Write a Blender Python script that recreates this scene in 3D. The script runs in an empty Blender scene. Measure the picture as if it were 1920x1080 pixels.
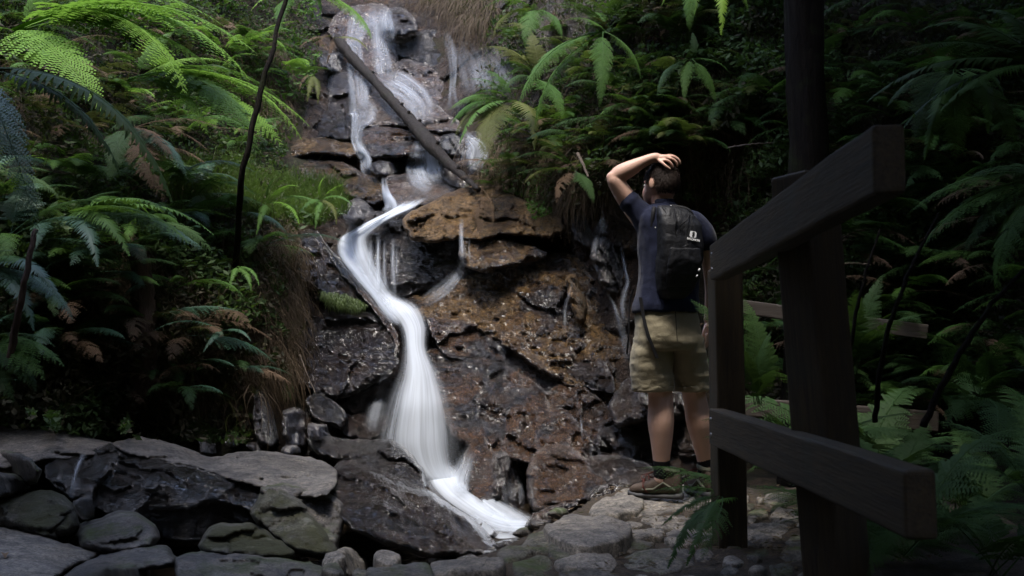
import bpy, bmesh, math, random
import numpy as np
from mathutils import Vector, Matrix
S = bpy.context.scene
COL = S.collection
R = math.radians
# ------------------------------------------------------------------ camera
FPX = 1867.0
PITCH = math.atan(129 / FPX)
CAMZ = 0.745
cam_d = bpy.data.cameras.new('camera')
cam = bpy.data.objects.new('camera', cam_d)
COL.objects.link(cam)
cam.location = (0, 0, CAMZ)
cam.rotation_euler = (math.pi / 2 + PITCH, 0, 0)
cam_d.sensor_width = 36
cam_d.lens = 36 * FPX / 1920
cam_d.clip_end = 300
cam_d.dof.use_dof = True
cam_d.dof.focus_distance = 6.2
cam_d.dof.aperture_fstop = 5.6
S.camera = cam
# ------------------------------------------------------------------ sky and sun
SUN_EL, SUN_AZ = R(72), R(205)           # azimuth measured from +Y towards +X
w = bpy.data.worlds.new('World')
S.world = w
w.use_nodes = True
nt = w.node_tree
sky = nt.nodes.new('ShaderNodeTexSky')
sky.sky_type = 'NISHITA'
sky.sun_disc = False
sky.sun_elevation = SUN_EL
sky.sun_rotation = SUN_AZ
sky.air_density = 0.9
sky.dust_density = 1.6
sky.ozone_density = 1.5
bgn = nt.nodes['Background']
bgn.inputs['Strength'].default_value = 0.15
nt.links.new(sky.outputs[0], bgn.inputs[0])
ld = bpy.data.lights.new('sun', 'SUN')
ld.energy = 0.95
ld.angle = R(14)
ld.color = (1.0, 0.95, 0.86)
sun = bpy.data.objects.new('sun', ld)
COL.objects.link(sun)
sdir = Vector((math.sin(SUN_AZ) * math.cos(SUN_EL), math.cos(SUN_AZ) * math.cos(SUN_EL), math.sin(SUN_EL)))
sun.rotation_euler = sdir.to_track_quat('Z', 'Y').to_euler()
sun.location = sdir * 30
S.view_settings.view_transform = 'Standard'
S.view_settings.look = 'None'
S.view_settings.exposure = 2.3
S.view_settings.gamma = 1
S.render.engine = 'CYCLES'
cy = S.cycles
cy.use_denoising = True
cy.max_bounces = 8
cy.diffuse_bounces = 4
cy.glossy_bounces = 3
cy.transmission_bounces = 4
cy.transparent_max_bounces = 24
cy.caustics_reflective = False
cy.caustics_refractive = False
cy.sample_clamp_indirect = 4.0
# ------------------------------------------------------------------ projection helpers
CF = np.array([0, math.cos(PITCH), math.sin(PITCH)])
CU = np.array([0, -math.sin(PITCH), math.cos(PITCH)])
CR = np.array([1.0, 0, 0])
CC = np.array([0, 0, CAMZ])
def PP(px, py, d):
    """pixel(s) of the 1920x1080 photograph and a depth in metres -> world point(s)"""
    px, py, d = np.broadcast_arrays(np.asarray(px, float), np.asarray(py, float), np.asarray(d, float))
    return CC + d[..., None] * (CF + ((px - 960) / FPX)[..., None] * CR - ((py - 540) / FPX)[..., None] * CU)
def P(px, py, d):
    return Vector(PP(px, py, d))
def on_plane(px, py, z=0.0):
    r = CF + (px - 960) / FPX * CR - (py - 540) / FPX * CU
    return Vector(CC + r * ((z - CAMZ) / r[2]))
# ------------------------------------------------------------------ scene-graph helpers
def tag(o, label=None, cat=None, group=None, kind=None):
    if label: o['label'] = label
    if cat: o['category'] = cat
    if group: o['group'] = group
    if kind: o['kind'] = kind
    return o
def empty(name, loc=(0, 0, 0)):
    o = bpy.data.objects.new(name, None)
    o.empty_display_size = 0.1
    o.location = loc
    COL.objects.link(o)
    return o
def link(name, me, mat=None, parent=None, smooth=True):
    if mat is not None:
        me.materials.clear()
        for m in (mat if isinstance(mat, (list, tuple)) else [mat]): me.materials.append(m)
    if smooth: me.polygons.foreach_set('use_smooth', np.ones(len(me.polygons), bool))
    o = bpy.data.objects.new(name, me)
    COL.objects.link(o)
    if parent is not None:
        o.parent = parent
        o.location = -Vector(parent.location) if not parent.get('_local') else (0, 0, 0)
    return o
def mesh(name, v, f):
    me = bpy.data.meshes.new(name)
    v = np.asarray(v, float).reshape(-1, 3)
    if isinstance(f, np.ndarray) and f.ndim == 2:
        n, k = f.shape
        me.vertices.add(len(v)); me.vertices.foreach_set('co', v.ravel())
        me.loops.add(n * k); me.loops.foreach_set('vertex_index', f.astype(np.int32).ravel())
        me.polygons.add(n)
        me.polygons.foreach_set('loop_start', np.arange(0, n * k, k, dtype=np.int32))
        me.polygons.foreach_set('loop_total', np.full(n, k, dtype=np.int32))
        me.update(calc_edges=True); me.validate()
    else:
        me.from_pydata([tuple(p) for p in v], [], [tuple(int(i) for i in q) for q in f]); me.update()
    return me
# ------------------------------------------------------------------ noise in numpy
def _h(ix, iy, iz, s):
    n = (ix.astype(np.int64) * 374761393 + iy.astype(np.int64) * 668265263 + iz.astype(np.int64) * 2147483647 + s * 974634777) & 0xFFFFFFFF
    n = ((n ^ (n >> 13)) * 1274126177) & 0xFFFFFFFF
    n = ((n ^ (n >> 16)) * 2246822519) & 0xFFFFFFFF
    return ((n ^ (n >> 15)) & 0xFFFFFF) / float(0xFFFFFF)
def vnoise(p, s=0):
    i = np.floor(p).astype(np.int64); f = p - i; u = f * f * f * (f * (f * 6 - 15) + 10)
    r = 0
    for dx in (0, 1):
        for dy in (0, 1):
            for dz in (0, 1):
                w_ = (u[:, 0] if dx else 1 - u[:, 0]) * (u[:, 1] if dy else 1 - u[:, 1]) * (u[:, 2] if dz else 1 - u[:, 2])
                r = r + w_ * _h(i[:, 0] + dx, i[:, 1] + dy, i[:, 2] + dz, s)
    return r * 2 - 1
def fbm(p, fr=1.0, oc=4, s=0, gain=0.5, ridged=False):
    r = 0; a = 1.0; t = 0
    for k in range(oc):
        n = vnoise(p * fr + 17.3 * k, s + k)
        if ridged: n = 1 - 2 * np.abs(n)
        r = r + a * n; t += a; a *= gain; fr *= 2.03
    return r / t
def facet(p, fr=1.0, s=0, tilt=0.6, step=0.3, gap=False):
    """broken, planar faces: nearest jittered cell, its own tilt and offset"""
    q = p * fr; i = np.floor(q).astype(np.int64)
    best = np.full(len(q), 1e9); val = np.zeros(len(q)); sec = np.full(len(q), 1e9)
    for dx in (-1, 0, 1):
        for dy in (-1, 0, 1):
            for dz in (-1, 0, 1):
                c = i + np.array([dx, dy, dz])
                a = [_h(c[:, 0], c[:, 1], c[:, 2], s + k) for k in range(7)]
                v = q - (c + np.stack(a[:3], 1))
                d2 = (v * v).sum(1)
                t = (v * (np.stack(a[3:6], 1) * 2 - 1)).sum(1) * tilt + (a[6] * 2 - 1) * step
                m = d2 < best
                sec = np.where(m, best, np.minimum(sec, d2))
                best = np.where(m, d2, best); val = np.where(m, t, val)
    if gap: return val, np.sqrt(sec) - np.sqrt(best)
    return val
def rbf(pts):
    """smooth interpolation of (px,py,value)"""
    a = np.asarray(pts, float); X = a[:, :2] / 100.0; n = len(X)
    if n <= 3:
        A = np.c_[X, np.ones(n)]
        c = np.linalg.lstsq(A, a[:, 2], rcond=None)[0]
        if n == 1: c = np.array([0, 0, a[0, 2]])
        return lambda x, y: c[0] * np.asarray(x) / 100 + c[1] * np.asarray(y) / 100 + c[2]
    K = np.linalg.norm(X[:, None] - X[None], axis=2)
    A = np.zeros((n + 3, n + 3)); A[:n, :n] = K - 1e-3 * np.eye(n); A[:n, n:] = np.c_[X, np.ones(n)]; A[n:, :n] = A[:n, n:].T
    c = np.linalg.solve(A, np.r_[a[:, 2], 0, 0, 0])
    def f(x, y):
        x = np.asarray(x, float) / 100; y = np.asarray(y, float) / 100
        sh = np.broadcast(x, y).shape; x = np.broadcast_to(x, sh).ravel(); y = np.broadcast_to(y, sh).ravel()
        r = c[n] * x + c[n + 1] * y + c[n + 2]
        for k in range(n): r = r + c[k] * np.hypot(x - X[k, 0], y - X[k, 1])
        return r.reshape(sh)
    return f
# depth map of everything solid built so far, used to drape water and plants (4 px cells)
ZS = 4
ZB = np.full((1080 // ZS + 60, 1920 // ZS + 60), 99.0)
def zput(px, py, d, r=0):
    ix = np.round(px / ZS).astype(int) + 30; iy = np.round(py / ZS).astype(int) + 30
    for ox in range(-r, r + 1):
        for oy in range(-r, r + 1):
            x = ix + ox; y = iy + oy
            m = (x >= 0) & (x < ZB.shape[1]) & (y >= 0) & (y < ZB.shape[0])
            np.minimum.at(ZB, (y[m], x[m]), d[m])
def zget(px, py, B=None):
    B = ZB if B is None else B
    x = np.clip(np.asarray(px, float) / ZS + 30, 0, B.shape[1] - 2); y = np.clip(np.asarray(py, float) / ZS + 30, 0, B.shape[0] - 2)
    i = x.astype(int); j = y.astype(int); u = x - i; v = y - j
    return B[j, i] * (1 - u) * (1 - v) + B[j, i + 1] * u * (1 - v) + B[j + 1, i] * (1 - u) * v + B[j + 1, i + 1] * u * v
# ------------------------------------------------------------------ materials
def newmat(name):
    m = bpy.data.materials.new(name); m.use_nodes = True
    return m, m.node_tree, m.node_tree.nodes, m.node_tree.links, m.node_tree.nodes['Principled BSDF']
def ramp(n, stops, interp='LINEAR'):
    r = n.new('ShaderNodeValToRGB'); r.color_ramp.interpolation = interp
    e = r.color_ramp.elements
    while len(e) < len(stops): e.new(0.5)
    for k, (p, c) in enumerate(stops):
        e[k].position = p; e[k].color = (*c, 1) if len(c) == 3 else c
    return r
def noise(n, l, co, scale, detail=4, rough=0.6, dist=0.0):
    t = n.new('ShaderNodeTexNoise'); t.inputs['Scale'].default_value = scale; t.inputs['Detail'].default_value = detail
    t.inputs['Roughness'].default_value = rough; t.inputs['Distortion'].default_value = dist
    l.new(co, t.inputs['Vector']); return t
def mth(n, l, op, a, b=None, c=None, clamp=False):
    m = n.new('ShaderNodeMath'); m.operation = op; m.use_clamp = clamp
    for k, x in enumerate((a, b, c)):
        if x is None: continue
        if isinstance(x, (int, float)): m.inputs[k].default_value = x
        else: l.new(x, m.inputs[k])
    return m.outputs[0]
def mixc(n, l, fac, a, b, mode='MIX'):
    m = n.new('ShaderNodeMix'); m.data_type = 'RGBA'; m.blend_type = mode
    for s, x in ((0, fac), (6, a), (7, b)):
        if isinstance(x, (int, float)): m.inputs[s].default_value = x
        elif isinstance(x, tuple): m.inputs[s].default_value = (*x, 1) if len(x) == 3 else x
        else: l.new(x, m.inputs[s])
    return m.outputs[2]
def mapr(n, l, v, a, b, c, d):
    m = n.new('ShaderNodeMapRange'); l.new(v, m.inputs[0])
    for k, x in enumerate((a, b, c, d)): m.inputs[k + 1].default_value = x
    return m.outputs[0]
def rock_mat(name, cols, rough=(0.12, 0.45), bump=0.5, moss=0.0, mossc=(0.05, 0.075, 0.015), scale=1.0, spec=0.5, lich=0.0, crink=1.0, mlow=False, bdist=0.13, wetc=0.0):
    m, t, n, l, b = newmat(name)
    co = n.new('ShaderNodeTexCoord').outputs['Object']
    big = noise(n, l, co, 1.6 * scale, 6, 0.62, 0.6)
    k = len(cols); rp = ramp(n, [(0.32 + 0.36 * i / max(1, k - 1), c) for i, c in enumerate(cols)])
    l.new(big.outputs[0], rp.inputs[0])
    fine = noise(n, l, co, 22 * scale, 8, 0.72)
    f2 = ramp(n, [(0.3, (0.45, 0.45, 0.47)), (0.55, (1, 1, 1)), (0.75, (1.5, 1.42, 1.3))]); l.new(fine.outputs[0], f2.inputs[0])
    col = mixc(n, l, 1.0, rp.outputs[0], f2.outputs[0], 'MULTIPLY')
    md = noise(n, l, co, 6.5 * scale, 7, 0.7, 1.0)
    m2 = ramp(n, [(0.36, (0.5, 0.5, 0.52)), (0.5, (1, 1, 1)), (0.66, (1.35, 1.3, 1.22))]); l.new(md.outputs[0], m2.inputs[0])
    col = mixc(n, l, 1.0, col, m2.outputs[0], 'MULTIPLY')
    sp = noise(n, l, co, 85, 3, 0.8)
    s2 = ramp(n, [(0.36, (0.5, 0.5, 0.5)), (0.5, (1, 1, 1)), (0.68, (1.7, 1.65, 1.6))]); l.new(sp.outputs[0], s2.inputs[0])
    col = mixc(n, l, 1.0, col, s2.outputs[0], 'MULTIPLY')
    # thin dark cracks
    vo = n.new('ShaderNodeTexVoronoi'); vo.feature = 'DISTANCE_TO_EDGE'; vo.inputs['Scale'].default_value = 3.2 * scale
    wob = noise(n, l, co, 5 * scale, 4, 0.6)
    va = n.new('ShaderNodeVectorMath'); va.operation = 'MULTIPLY_ADD'; l.new(wob.outputs[1], va.inputs[0]); va.inputs[1].default_value = (0.5, 0.5, 0.5); l.new(co, va.inputs[2])
    l.new(va.outputs[0], vo.inputs['Vector'])
    cr = mapr(n, l, vo.outputs['Distance'], 0.0, 0.03, 0.0, 1.0)
    col = mixc(n, l, mapr(n, l, vo.outputs['Distance'], 0.0, 0.022, 0.75, 0.0), col, (0.008, 0.007, 0.006))
    wet = noise(n, l, co, 4.0 * scale, 5, 0.6)
    ro = mapr(n, l, wet.outputs[0], 0.35, 0.65, rough[0], rough[1])
    if moss > 0:
        mn = noise(n, l, co, 2.6, 6, 0.7)
        ge = n.new('ShaderNodeNewGeometry'); sx = n.new('ShaderNodeSeparateXYZ'); l.new(ge.outputs['Normal'], sx.inputs[0])
        if mlow: e = mth(n, l, 'ADD', mth(n, l, 'MULTIPLY', sx.outputs[2], -0.12), mn.outputs[0])
        else: e = mth(n, l, 'ADD', mth(n, l, 'MULTIPLY', sx.outputs[2], 0.12), mn.outputs[0])
        mk = mapr(n, l, e, 0.62 - 0.2 * moss, 0.78 - 0.2 * moss, 0, 0.9)
        mc = mixc(n, l, fine.outputs[0], (mossc[0] * .5, mossc[1] * .5, mossc[2] * .5), (mossc[0] * 1.2, mossc[1] * 1.2, mossc[2] * 1.1))
        col = mixc(n, l, mk, col, mc)
        ro = mth(n, l, 'ADD', ro, mth(n, l, 'MULTIPLY', mk, 0.5), clamp=True)
    if lich > 0:
        ln = noise(n, l, co, 9, 3, 0.5)
        lk = mapr(n, l, ln.outputs[0], 0.66, 0.72, 0, lich)
        col = mixc(n, l, lk, col, (0.42, 0.43, 0.38))
    l.new(col, b.inputs['Base Color']); l.new(ro, b.inputs['Roughness'])
    b.inputs['Specular IOR Level'].default_value = spec
    if wetc: b.inputs['Coat Weight'].default_value = wetc; b.inputs['Coat Roughness'].default_value = .07; b.inputs['Coat IOR'].default_value = 1.6
    # relief: crumpled mid scale + grain + cracks
    c1 = noise(n, l, co, 10 * scale, 6, 0.68, 1.5)
    c2 = noise(n, l, co, 27 * scale, 6, 0.72, 1.0)
    h = mth(n, l, 'ADD', mth(n, l, 'MULTIPLY', c1.outputs[0], 1.0), mth(n, l, 'MULTIPLY', c2.outputs[0], 0.48 * crink))
    h = mth(n, l, 'ADD', h, mth(n, l, 'MULTIPLY', cr, 0.2))
    bp = n.new('ShaderNodeBump'); bp.inputs['Strength'].default_value = bump; bp.inputs['Distance'].default_value = bdist
    l.new(h, bp.inputs['Height']); l.new(bp.outputs[0], b.inputs['Normal'])
    if wetc: l.new(bp.outputs[0], b.inputs['Coat Normal'])
    return m
# ================================================================== materials for stone and soil
BRN, DBR, GRY, DGR = (0.058, 0.038, 0.026), (0.022, 0.015, 0.012), (0.085, 0.075, 0.07), (0.022, 0.022, 0.024)
ORG, OCH, PAL = (0.115, 0.066, 0.028), (0.19, 0.118, 0.05), (0.13, 0.1, 0.08)
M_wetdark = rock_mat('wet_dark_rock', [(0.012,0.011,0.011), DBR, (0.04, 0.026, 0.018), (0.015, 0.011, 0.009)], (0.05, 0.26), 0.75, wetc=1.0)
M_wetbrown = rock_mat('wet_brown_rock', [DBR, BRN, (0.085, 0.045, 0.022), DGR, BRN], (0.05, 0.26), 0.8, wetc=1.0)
M_orange = rock_mat('orange_stained_rock', [DBR, BRN, ORG, OCH, (0.07, 0.042, 0.022), ORG, (0.05, 0.04, 0.035)], (0.08, 0.36), 0.8, scale=1.3, wetc=1.0)
M_ochre = rock_mat('ochre_rock', [BRN, ORG, OCH, (0.21, 0.13, 0.06), ORG], (0.2, 0.55), 0.8, scale=1.5)
M_upper = rock_mat('upper_brown_rock', [DBR, (0.1, 0.06, 0.04), PAL, (0.07, 0.05, 0.04), GRY], (0.08, 0.36), 0.75, scale=1.0, wetc=1.0)
M_violet = rock_mat('glossy_slate_rock', [(0.012, 0.010, 0.011), (0.034, 0.025, 0.024), (0.045, 0.028, 0.018), (0.018, 0.015, 0.018)], (0.05, 0.22), 1.0, spec=0.8, wetc=1.0)
M_black = rock_mat('black_wet_rock', [(0.008, 0.008, 0.009), (0.02, 0.016, 0.014), DBR], (0.05, 0.25), 0.8, wetc=1.0)
M_dry = rock_mat('dry_grey_rock', [(0.05, 0.045, 0.042), (0.09, 0.082, 0.074), (0.125, 0.115, 0.105), (0.07, 0.064, 0.06)], (0.6, 0.9), 0.4, moss=0.0, lich=0.1, bdist=.05)
M_drydark = rock_mat('damp_grey_rock', [(0.035, 0.033, 0.032), (0.075, 0.068, 0.062), (0.1, 0.09, 0.08)], (0.4, 0.8), 0.45, moss=0.1, lich=0.2, bdist=.05)
M_mossy = rock_mat('mossy_rock', [(0.04, 0.04, 0.036), (0.085, 0.082, 0.07), (0.06, 0.06, 0.05)], (0.5, 0.9), 0.5, moss=0.7, mossc=(0.034, 0.036, 0.013), lich=0.15, bdist=.05)
M_flag = rock_mat('path_stone', [(0.09, 0.08, 0.07), (0.16, 0.145, 0.125), (0.2, 0.18, 0.155), (0.12, 0.105, 0.09)], (0.6, 0.9), 0.35, bdist=.04)
M_flagdark = rock_mat('path_stone_dark', [(0.06, 0.055, 0.045), (0.1, 0.09, 0.075), (0.13, 0.12, 0.1)], (0.6, 0.9), 0.4, moss=0.1, bdist=.04)
def soil_mat(name, cols, sc=1.0, bump=0.8):
    m, t, n, l, b = newmat(name)
    co = n.new('ShaderNodeTexCoord').outputs['Object']
    a = noise(n, l, co, 3 * sc, 8, 0.7); c = noise(n, l, co, 35 * sc, 6, 0.75)
    k = len(cols); rp = ramp(n, [(0.3 + 0.4 * i / (k - 1), q) for i, q in enumerate(cols)]); l.new(a.outputs[0], rp.inputs[0])
    f2 = ramp(n, [(0.35, (0.4, 0.4, 0.4)), (0.65, (1.5, 1.4, 1.3))]); l.new(c.outputs[0], f2.inputs[0])
    l.new(mixc(n, l, 1.0, rp.outputs[0], f2.outputs[0], 'MULTIPLY'), b.inputs['Base Color'])
    b.inputs['Roughness'].default_value = 0.85; b.inputs['Specular IOR Level'].default_value = 0.25
    bp = n.new('ShaderNodeBump'); bp.inputs['Strength'].default_value = bump; bp.inputs['Distance'].default_value = 0.05
    l.new(c.outputs[0], bp.inputs['Height']); l.new(bp.outputs[0], b.inputs['Normal'])
    return m
M_soil = soil_mat('dark_leafy_soil', [(0.012, 0.010, 0.006), (0.03, 0.02, 0.012), (0.018, 0.02, 0.008), (0.045, 0.028, 0.015)])
M_path = soil_mat('trodden_path_soil', [(0.03, 0.025, 0.02), (0.065, 0.054, 0.043), (0.04, 0.033, 0.026)], 2.0, 0.6)
# ================================================================== hillside: one continuous relief of the gully head and banks
BK = [(-700, 950, 5.0), (-700, 400, 5.2), (-700, 0, 5.8), (-700, -700, 8),
      (0, 800, 5.9), (0, 600, 6.0), (0, 400, 6.4), (0, 200, 7.4), (0, 0, 8.6), (0, -500, 12), (0, 1000, 5.6),
      (250, 820, 6.4), (250, 600, 6.7), (250, 430, 7.1), (250, 300, 8.2), (250, 150, 9.2), (250, 0, 10.3), (250, -500, 14),
      (450, 840, 6.6), (470, 700, 7.1), (470, 550, 7.4), (470, 430, 7.9), (480, 330, 9.2), (480, 200, 10.6), (480, 50, 11.8), (480, -200, 14), (480, -600, 18),
      (750, 960, 7.3), (750, 880, 7.6), (750, 800, 7.8), (750, 700, 8.1), (750, 600, 8.5), (750, 560, 8.7), (750, 460, 9.3), (750, 400, 9.9), (750, 340, 10.5),
      (750, 250, 11.3), (750, 150, 12.2), (750, 20, 13.4), (750, -60, 14.5), (750, -200, 16), (750, -600, 20),
      (960, 420, 9.2), (960, 300, 9.5), (1000, 200, 9.9), (1000, 0, 10.9), (1000, -400, 14),
      (1100, 860, 7.7), (1100, 600, 8.2), (1100, 430, 8.4), (1100, 300, 8.4), (1100, 0, 9.4), (1100, -500, 13),
      (1260, 860, 7.3), (1260, 400, 8.0), (1260, 0, 8.7),
      (1500, 820, 7.2), (1500, 400, 7.3), (1500, 0, 8.0), (1500, -500, 11),
      (1900, 820, 6.6), (1900, 400, 6.5), (1900, 0, 7.1), (1900, -500, 9.5), (2700, 900, 5.5), (2700, 400, 5.5), (2700, -600, 8)]
back = rbf(BK)
gx, gy = np.meshgrid(np.arange(-700, 2701, 14), np.arange(-760, 1121, 14))
gd = back(gx, gy); pts = PP(gx, gy, gd).reshape(-1, 3)
dn = fbm(pts, 0.9, 5, 3) * 0.28
gd = gd + dn.reshape(gd.shape)
pts = PP(gx, gy, gd).reshape(-1, 3)
H, W = gx.shape
idx = np.arange(H * W).reshape(H, W)
q = np.stack([idx[:-1, :-1], idx[1:, :-1], idx[1:, 1:], idx[:-1, 1:]], -1).reshape(-1, 4)
hill = tag(link('hillside', mesh('hillside', pts, q), M_soil), kind='structure')
fx, fy = np.meshgrid(np.arange(-120, 2040, 4), np.arange(-120, 1200, 4))
zput(fx.ravel(), fy.ravel(), back(fx, fy).ravel())
M_face = rock_mat('cliff_rock', [DGR, DBR, BRN, (0.05, 0.035, 0.028), ORG], (0.12, 0.45), 0.8)
gx, gy = np.meshgrid(np.arange(520, 1290, 5), np.arange(-60, 990, 5))
gd = back(gx, gy) - 0.12
mk = np.clip(np.minimum.reduce([(gx - 520) / 60, (1290 - gx) / 60, (gy + 60) / 60, (990 - gy) / 30]), 0, 1)
bnd = (gx > 860 + (450 - gy) * 0.35) & (gy < 420)
pts = PP(gx, gy, gd).reshape(-1, 3)
f1, g1 = facet(pts * np.array([1, 1, 1.5]) + 0.1 * fbm(pts, 4, 2, 5)[:, None], 2.0, 77, 1.0, .5, True)
gd = gd + (fbm(pts, 2, 5, 41) * 0.12 + 0.12 * f1 + .06 * np.exp(-g1 / .05)).reshape(gd.shape) + (1 - mk) * 0.9
zput(gx.ravel(), gy.ravel(), gd.ravel())
H, W = gx.shape
idx = np.arange(H * W).reshape(H, W)
q = np.stack([idx[:-1, :-1], idx[1:, :-1], idx[1:, 1:], idx[:-1, 1:]], -1).reshape(-1, 4)
tag(link('rock_face', mesh('rock_face', PP(gx, gy, gd), q), M_face), kind='structure')
# ================================================================== ground sheet: gully floor, unseen side and rear banks raised to block low light
X, Y = np.meshgrid(np.linspace(-40, 40, 201), np.linspace(-30, 60, 226))
p2 = np.stack([X.ravel(), Y.ravel(), 0 * X.ravel()], 1)
side = np.clip(np.abs(X - 0.3) - 3.4, 0, 99) * 1.15
rear = np.clip(-Y - 3.0, 0, 99) * 0.8
front = np.clip(Y - 12.5, 0, 99) * 0.5
low = -0.5 * np.clip((1.3 - X) / 0.3, 0, 1) * np.clip((Y - 2.0) / 1.0, 0, 1)
Z = np.minimum(side + rear + front, 13) - 0.05 + low + (fbm(p2, 0.35, 4, 9) * 0.5).reshape(X.shape) * np.clip((side + rear + front) / 2, 0, 1)
Z = Z + (fbm(p2, 3.0, 3, 12) * 0.02).reshape(X.shape)
H, W = X.shape
idx = np.arange(H * W).reshape(H, W)
q = np.stack([idx[:-1, :-1], idx[:-1, 1:], idx[1:, 1:], idx[1:, :-1]], -1).reshape(-1, 4)
tag(link('ground', mesh('ground', np.stack([X.ravel(), Y.ravel(), Z.ravel()], 1), q), M_soil), kind='structure')
# ================================================================== rocks
def rough_poly(poly, j=2.5, step=9, seed=0):
    rr = random.Random(seed); out = []
    n = len(poly)
    # Catmull-Rom, then fine jitter
    for i in range(n):
        p0, p1, p2_, p3 = [np.array(poly[(i + k - 1) % n], float) for k in range(4)]
        m = max(2, int(np.linalg.norm(p2_ - p1) / step))
        for s in range(m):
            t = s / m
            c = 0.5 * (2 * p1 + (p2_ - p0) * t + (2 * p0 - 5 * p1 + 4 * p2_ - p3) * t * t + (3 * p1 - p0 - 3 * p2_ + p3) * t ** 3)
            c = c * 0.55 + (p1 + (p2_ - p1) * t) * 0.45
            out.append((c[0] + rr.uniform(-j, j), c[1] + rr.uniform(-j, j)))
    return np.array(out)
def relief_rock(name, poly, ctrl, mat, label, cat='rock', edge=28, drop=0.3, thick=0.5, amp=0.07, fac=0.10, cell=3.4, seed=1, fr=1.0, group=None, jit=2.0, ridge=0.0, crk=1.0):
    pg = rough_poly(poly, jit, 9, seed)
    x0, y0 = pg.min(0) - cell; x1, y1 = pg.max(0) + cell
    gx, gy = np.meshgrid(np.arange(x0, x1 + cell, cell), np.arange(y0, y1 + cell, cell))
    A = pg; B = np.roll(pg, -1, 0)
    x = gx.ravel(); y = gy.ravel()
    ins = np.zeros(len(x), bool); sd = np.full(len(x), 1e9); nx = np.zeros(len(x)); ny = np.zeros(len(x))
    for (ax, ay), (bx, by) in zip(A, B):
        if ay != by:
            c = ((ay > y) != (by > y)) & (x < (bx - ax) * (y - ay) / (by - ay) + ax)
            ins ^= c
        L2 = (bx - ax) ** 2 + (by - ay) ** 2 + 1e-9
        t = np.clip(((x - ax) * (bx - ax) + (y - ay) * (by - ay)) / L2, 0, 1)
        qx = ax + t * (bx - ax); qy = ay + t * (by - ay); d = np.hypot(x - qx, y - qy)
        m = d < sd; sd = np.where(m, d, sd); nx = np.where(m, qx, nx); ny = np.where(m, qy, ny)
    H, W = gx.shape
    I = ins.reshape(H, W)
    idx = np.arange(H * W).reshape(H, W)
    cells = I[:-1, :-1] | I[1:, :-1] | I[1:, 1:] | I[:-1, 1:]
    q = np.stack([idx[:-1, :-1], idx[1:, :-1], idx[1:, 1:], idx[:-1, 1:]], -1)[cells]
    x = np.where(ins, x, nx); y = np.where(ins, y, ny); sd = np.where(ins, sd, 0)
    used = np.unique(q); rem = -np.ones(H * W, int); rem[used] = np.arange(len(used)); q = rem[q]
    x, y, sd = x[used], y[used], sd[used]
    base = rbf(ctrl)(x, y)
    pw = PP(x, y, base)
    # a wobbling edge band so the rounding is uneven
    ed = 0.7 * edge * (1 + 0.6 * fbm(pw, 2.5, 2, seed + 5))
    s_ = 1 - np.clip(sd / ed, 0, 1)
    d = base + drop * (1 - np.sqrt(np.clip(1 - s_ ** 2, 0, 1)))
    aniso = pw * np.array([1, 1, 1.5])
    wob = 0.12 * np.stack([fbm(pw, 4, 3, seed + 9), fbm(pw, 4, 3, seed + 19), fbm(pw, 4, 3, seed + 29)], 1)
    f1, g1 = facet(aniso + wob, 1.9 * fr, seed, 1.0, 0.45, True)
    f2, g2 = facet(aniso + wob, 5.0 * fr, seed + 3, 1.0, 0.4, True)
    fac = fac * .62; crk = crk * .8
    d = d + amp * fbm(pw, 2.2 * fr, 5, seed, 0.55) + fac * 1.1 * f1 + fac * 0.42 * f2
    d = d + crk * (fac * 0.5 * np.exp(-g1 / 0.05) + fac * 0.22 * np.exp(-g2 / 0.06))
    d = d - amp * 0.4 * fbm(pw, 9 * fr, 4, seed + 2, 0.6, True) + .012 * fbm(pw, 14, 4, seed + 4, .6)
    if ridge: d = d + ridge * fbm(pw * np.array([.6, .6, 2.2]), 3.0, 4, seed + 7, 0.5, True)
    zput(x, y, d, 0)
    front_ = PP(x, y, d)
    bx_ = x + (x.mean() - x) * 0.15; by_ = y + (y.mean() - y) * 0.15
    bk_ = PP(bx_, by_, np.maximum(base + thick, d + 0.12))
    n = len(x)
    e = np.concatenate([q[:, [0, 1]], q[:, [1, 2]], q[:, [2, 3]], q[:, [3, 0]]])
    key = {}
    es = np.sort(e, 1); code = es[:, 0] * n + es[:, 1]
    u, inv, cnt = np.unique(code, return_inverse=True, return_counts=True)
    be = e[cnt[inv] == 1]
    sideq = np.stack([be[:, 1], be[:, 0], be[:, 0] + n, be[:, 1] + n], 1)
    bq = q[:, ::-1] + n
    me = mesh(name, np.concatenate([front_, bk_]), np.concatenate([q, bq, sideq]))
    o = link(name, me, mat)
    tag(o, label, cat, group)
    return o
RK = relief_rock
# ---- upper tier of the fall
RK('rock_wall', [(628, 28), (655, 12), (715, 6), (740, 30), (738, 75), (752, 110), (742, 150), (742, 215), (700, 240), (655, 232), (650, 190), (655, 120), (632, 95), (612, 60)],
   [(640, 20, 12.7), (730, 20, 12.8), (650, 120, 12.1), (740, 120, 12.0), (700, 230, 11.2)], M_upper, 'pale brown rock wall at the very top behind the twin veils of water', edge=16, drop=0.3, seed=11)
RK('boulder', [(722, 22), (752, 12), (783, 38), (786, 58), (760, 68), (728, 66), (718, 45)], [(750, 20, 12.5), (750, 60, 12.0), (720, 40, 12.2)], M_wetdark,
   'small dark grey boulder right of the twin veils at the top of the falls', edge=20, drop=0.35, seed=12, amp=.05)
RK('boulder', [(735, 66), (785, 58), (822, 50), (836, 85), (838, 130), (806, 128), (765, 112), (742, 105)], [(740, 80, 12.3), (830, 70, 12.4), (790, 120, 12.0)], M_black,
   'black overhanging rock shelf below the topmost grey boulder', edge=16, drop=0.3, seed=13)
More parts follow.
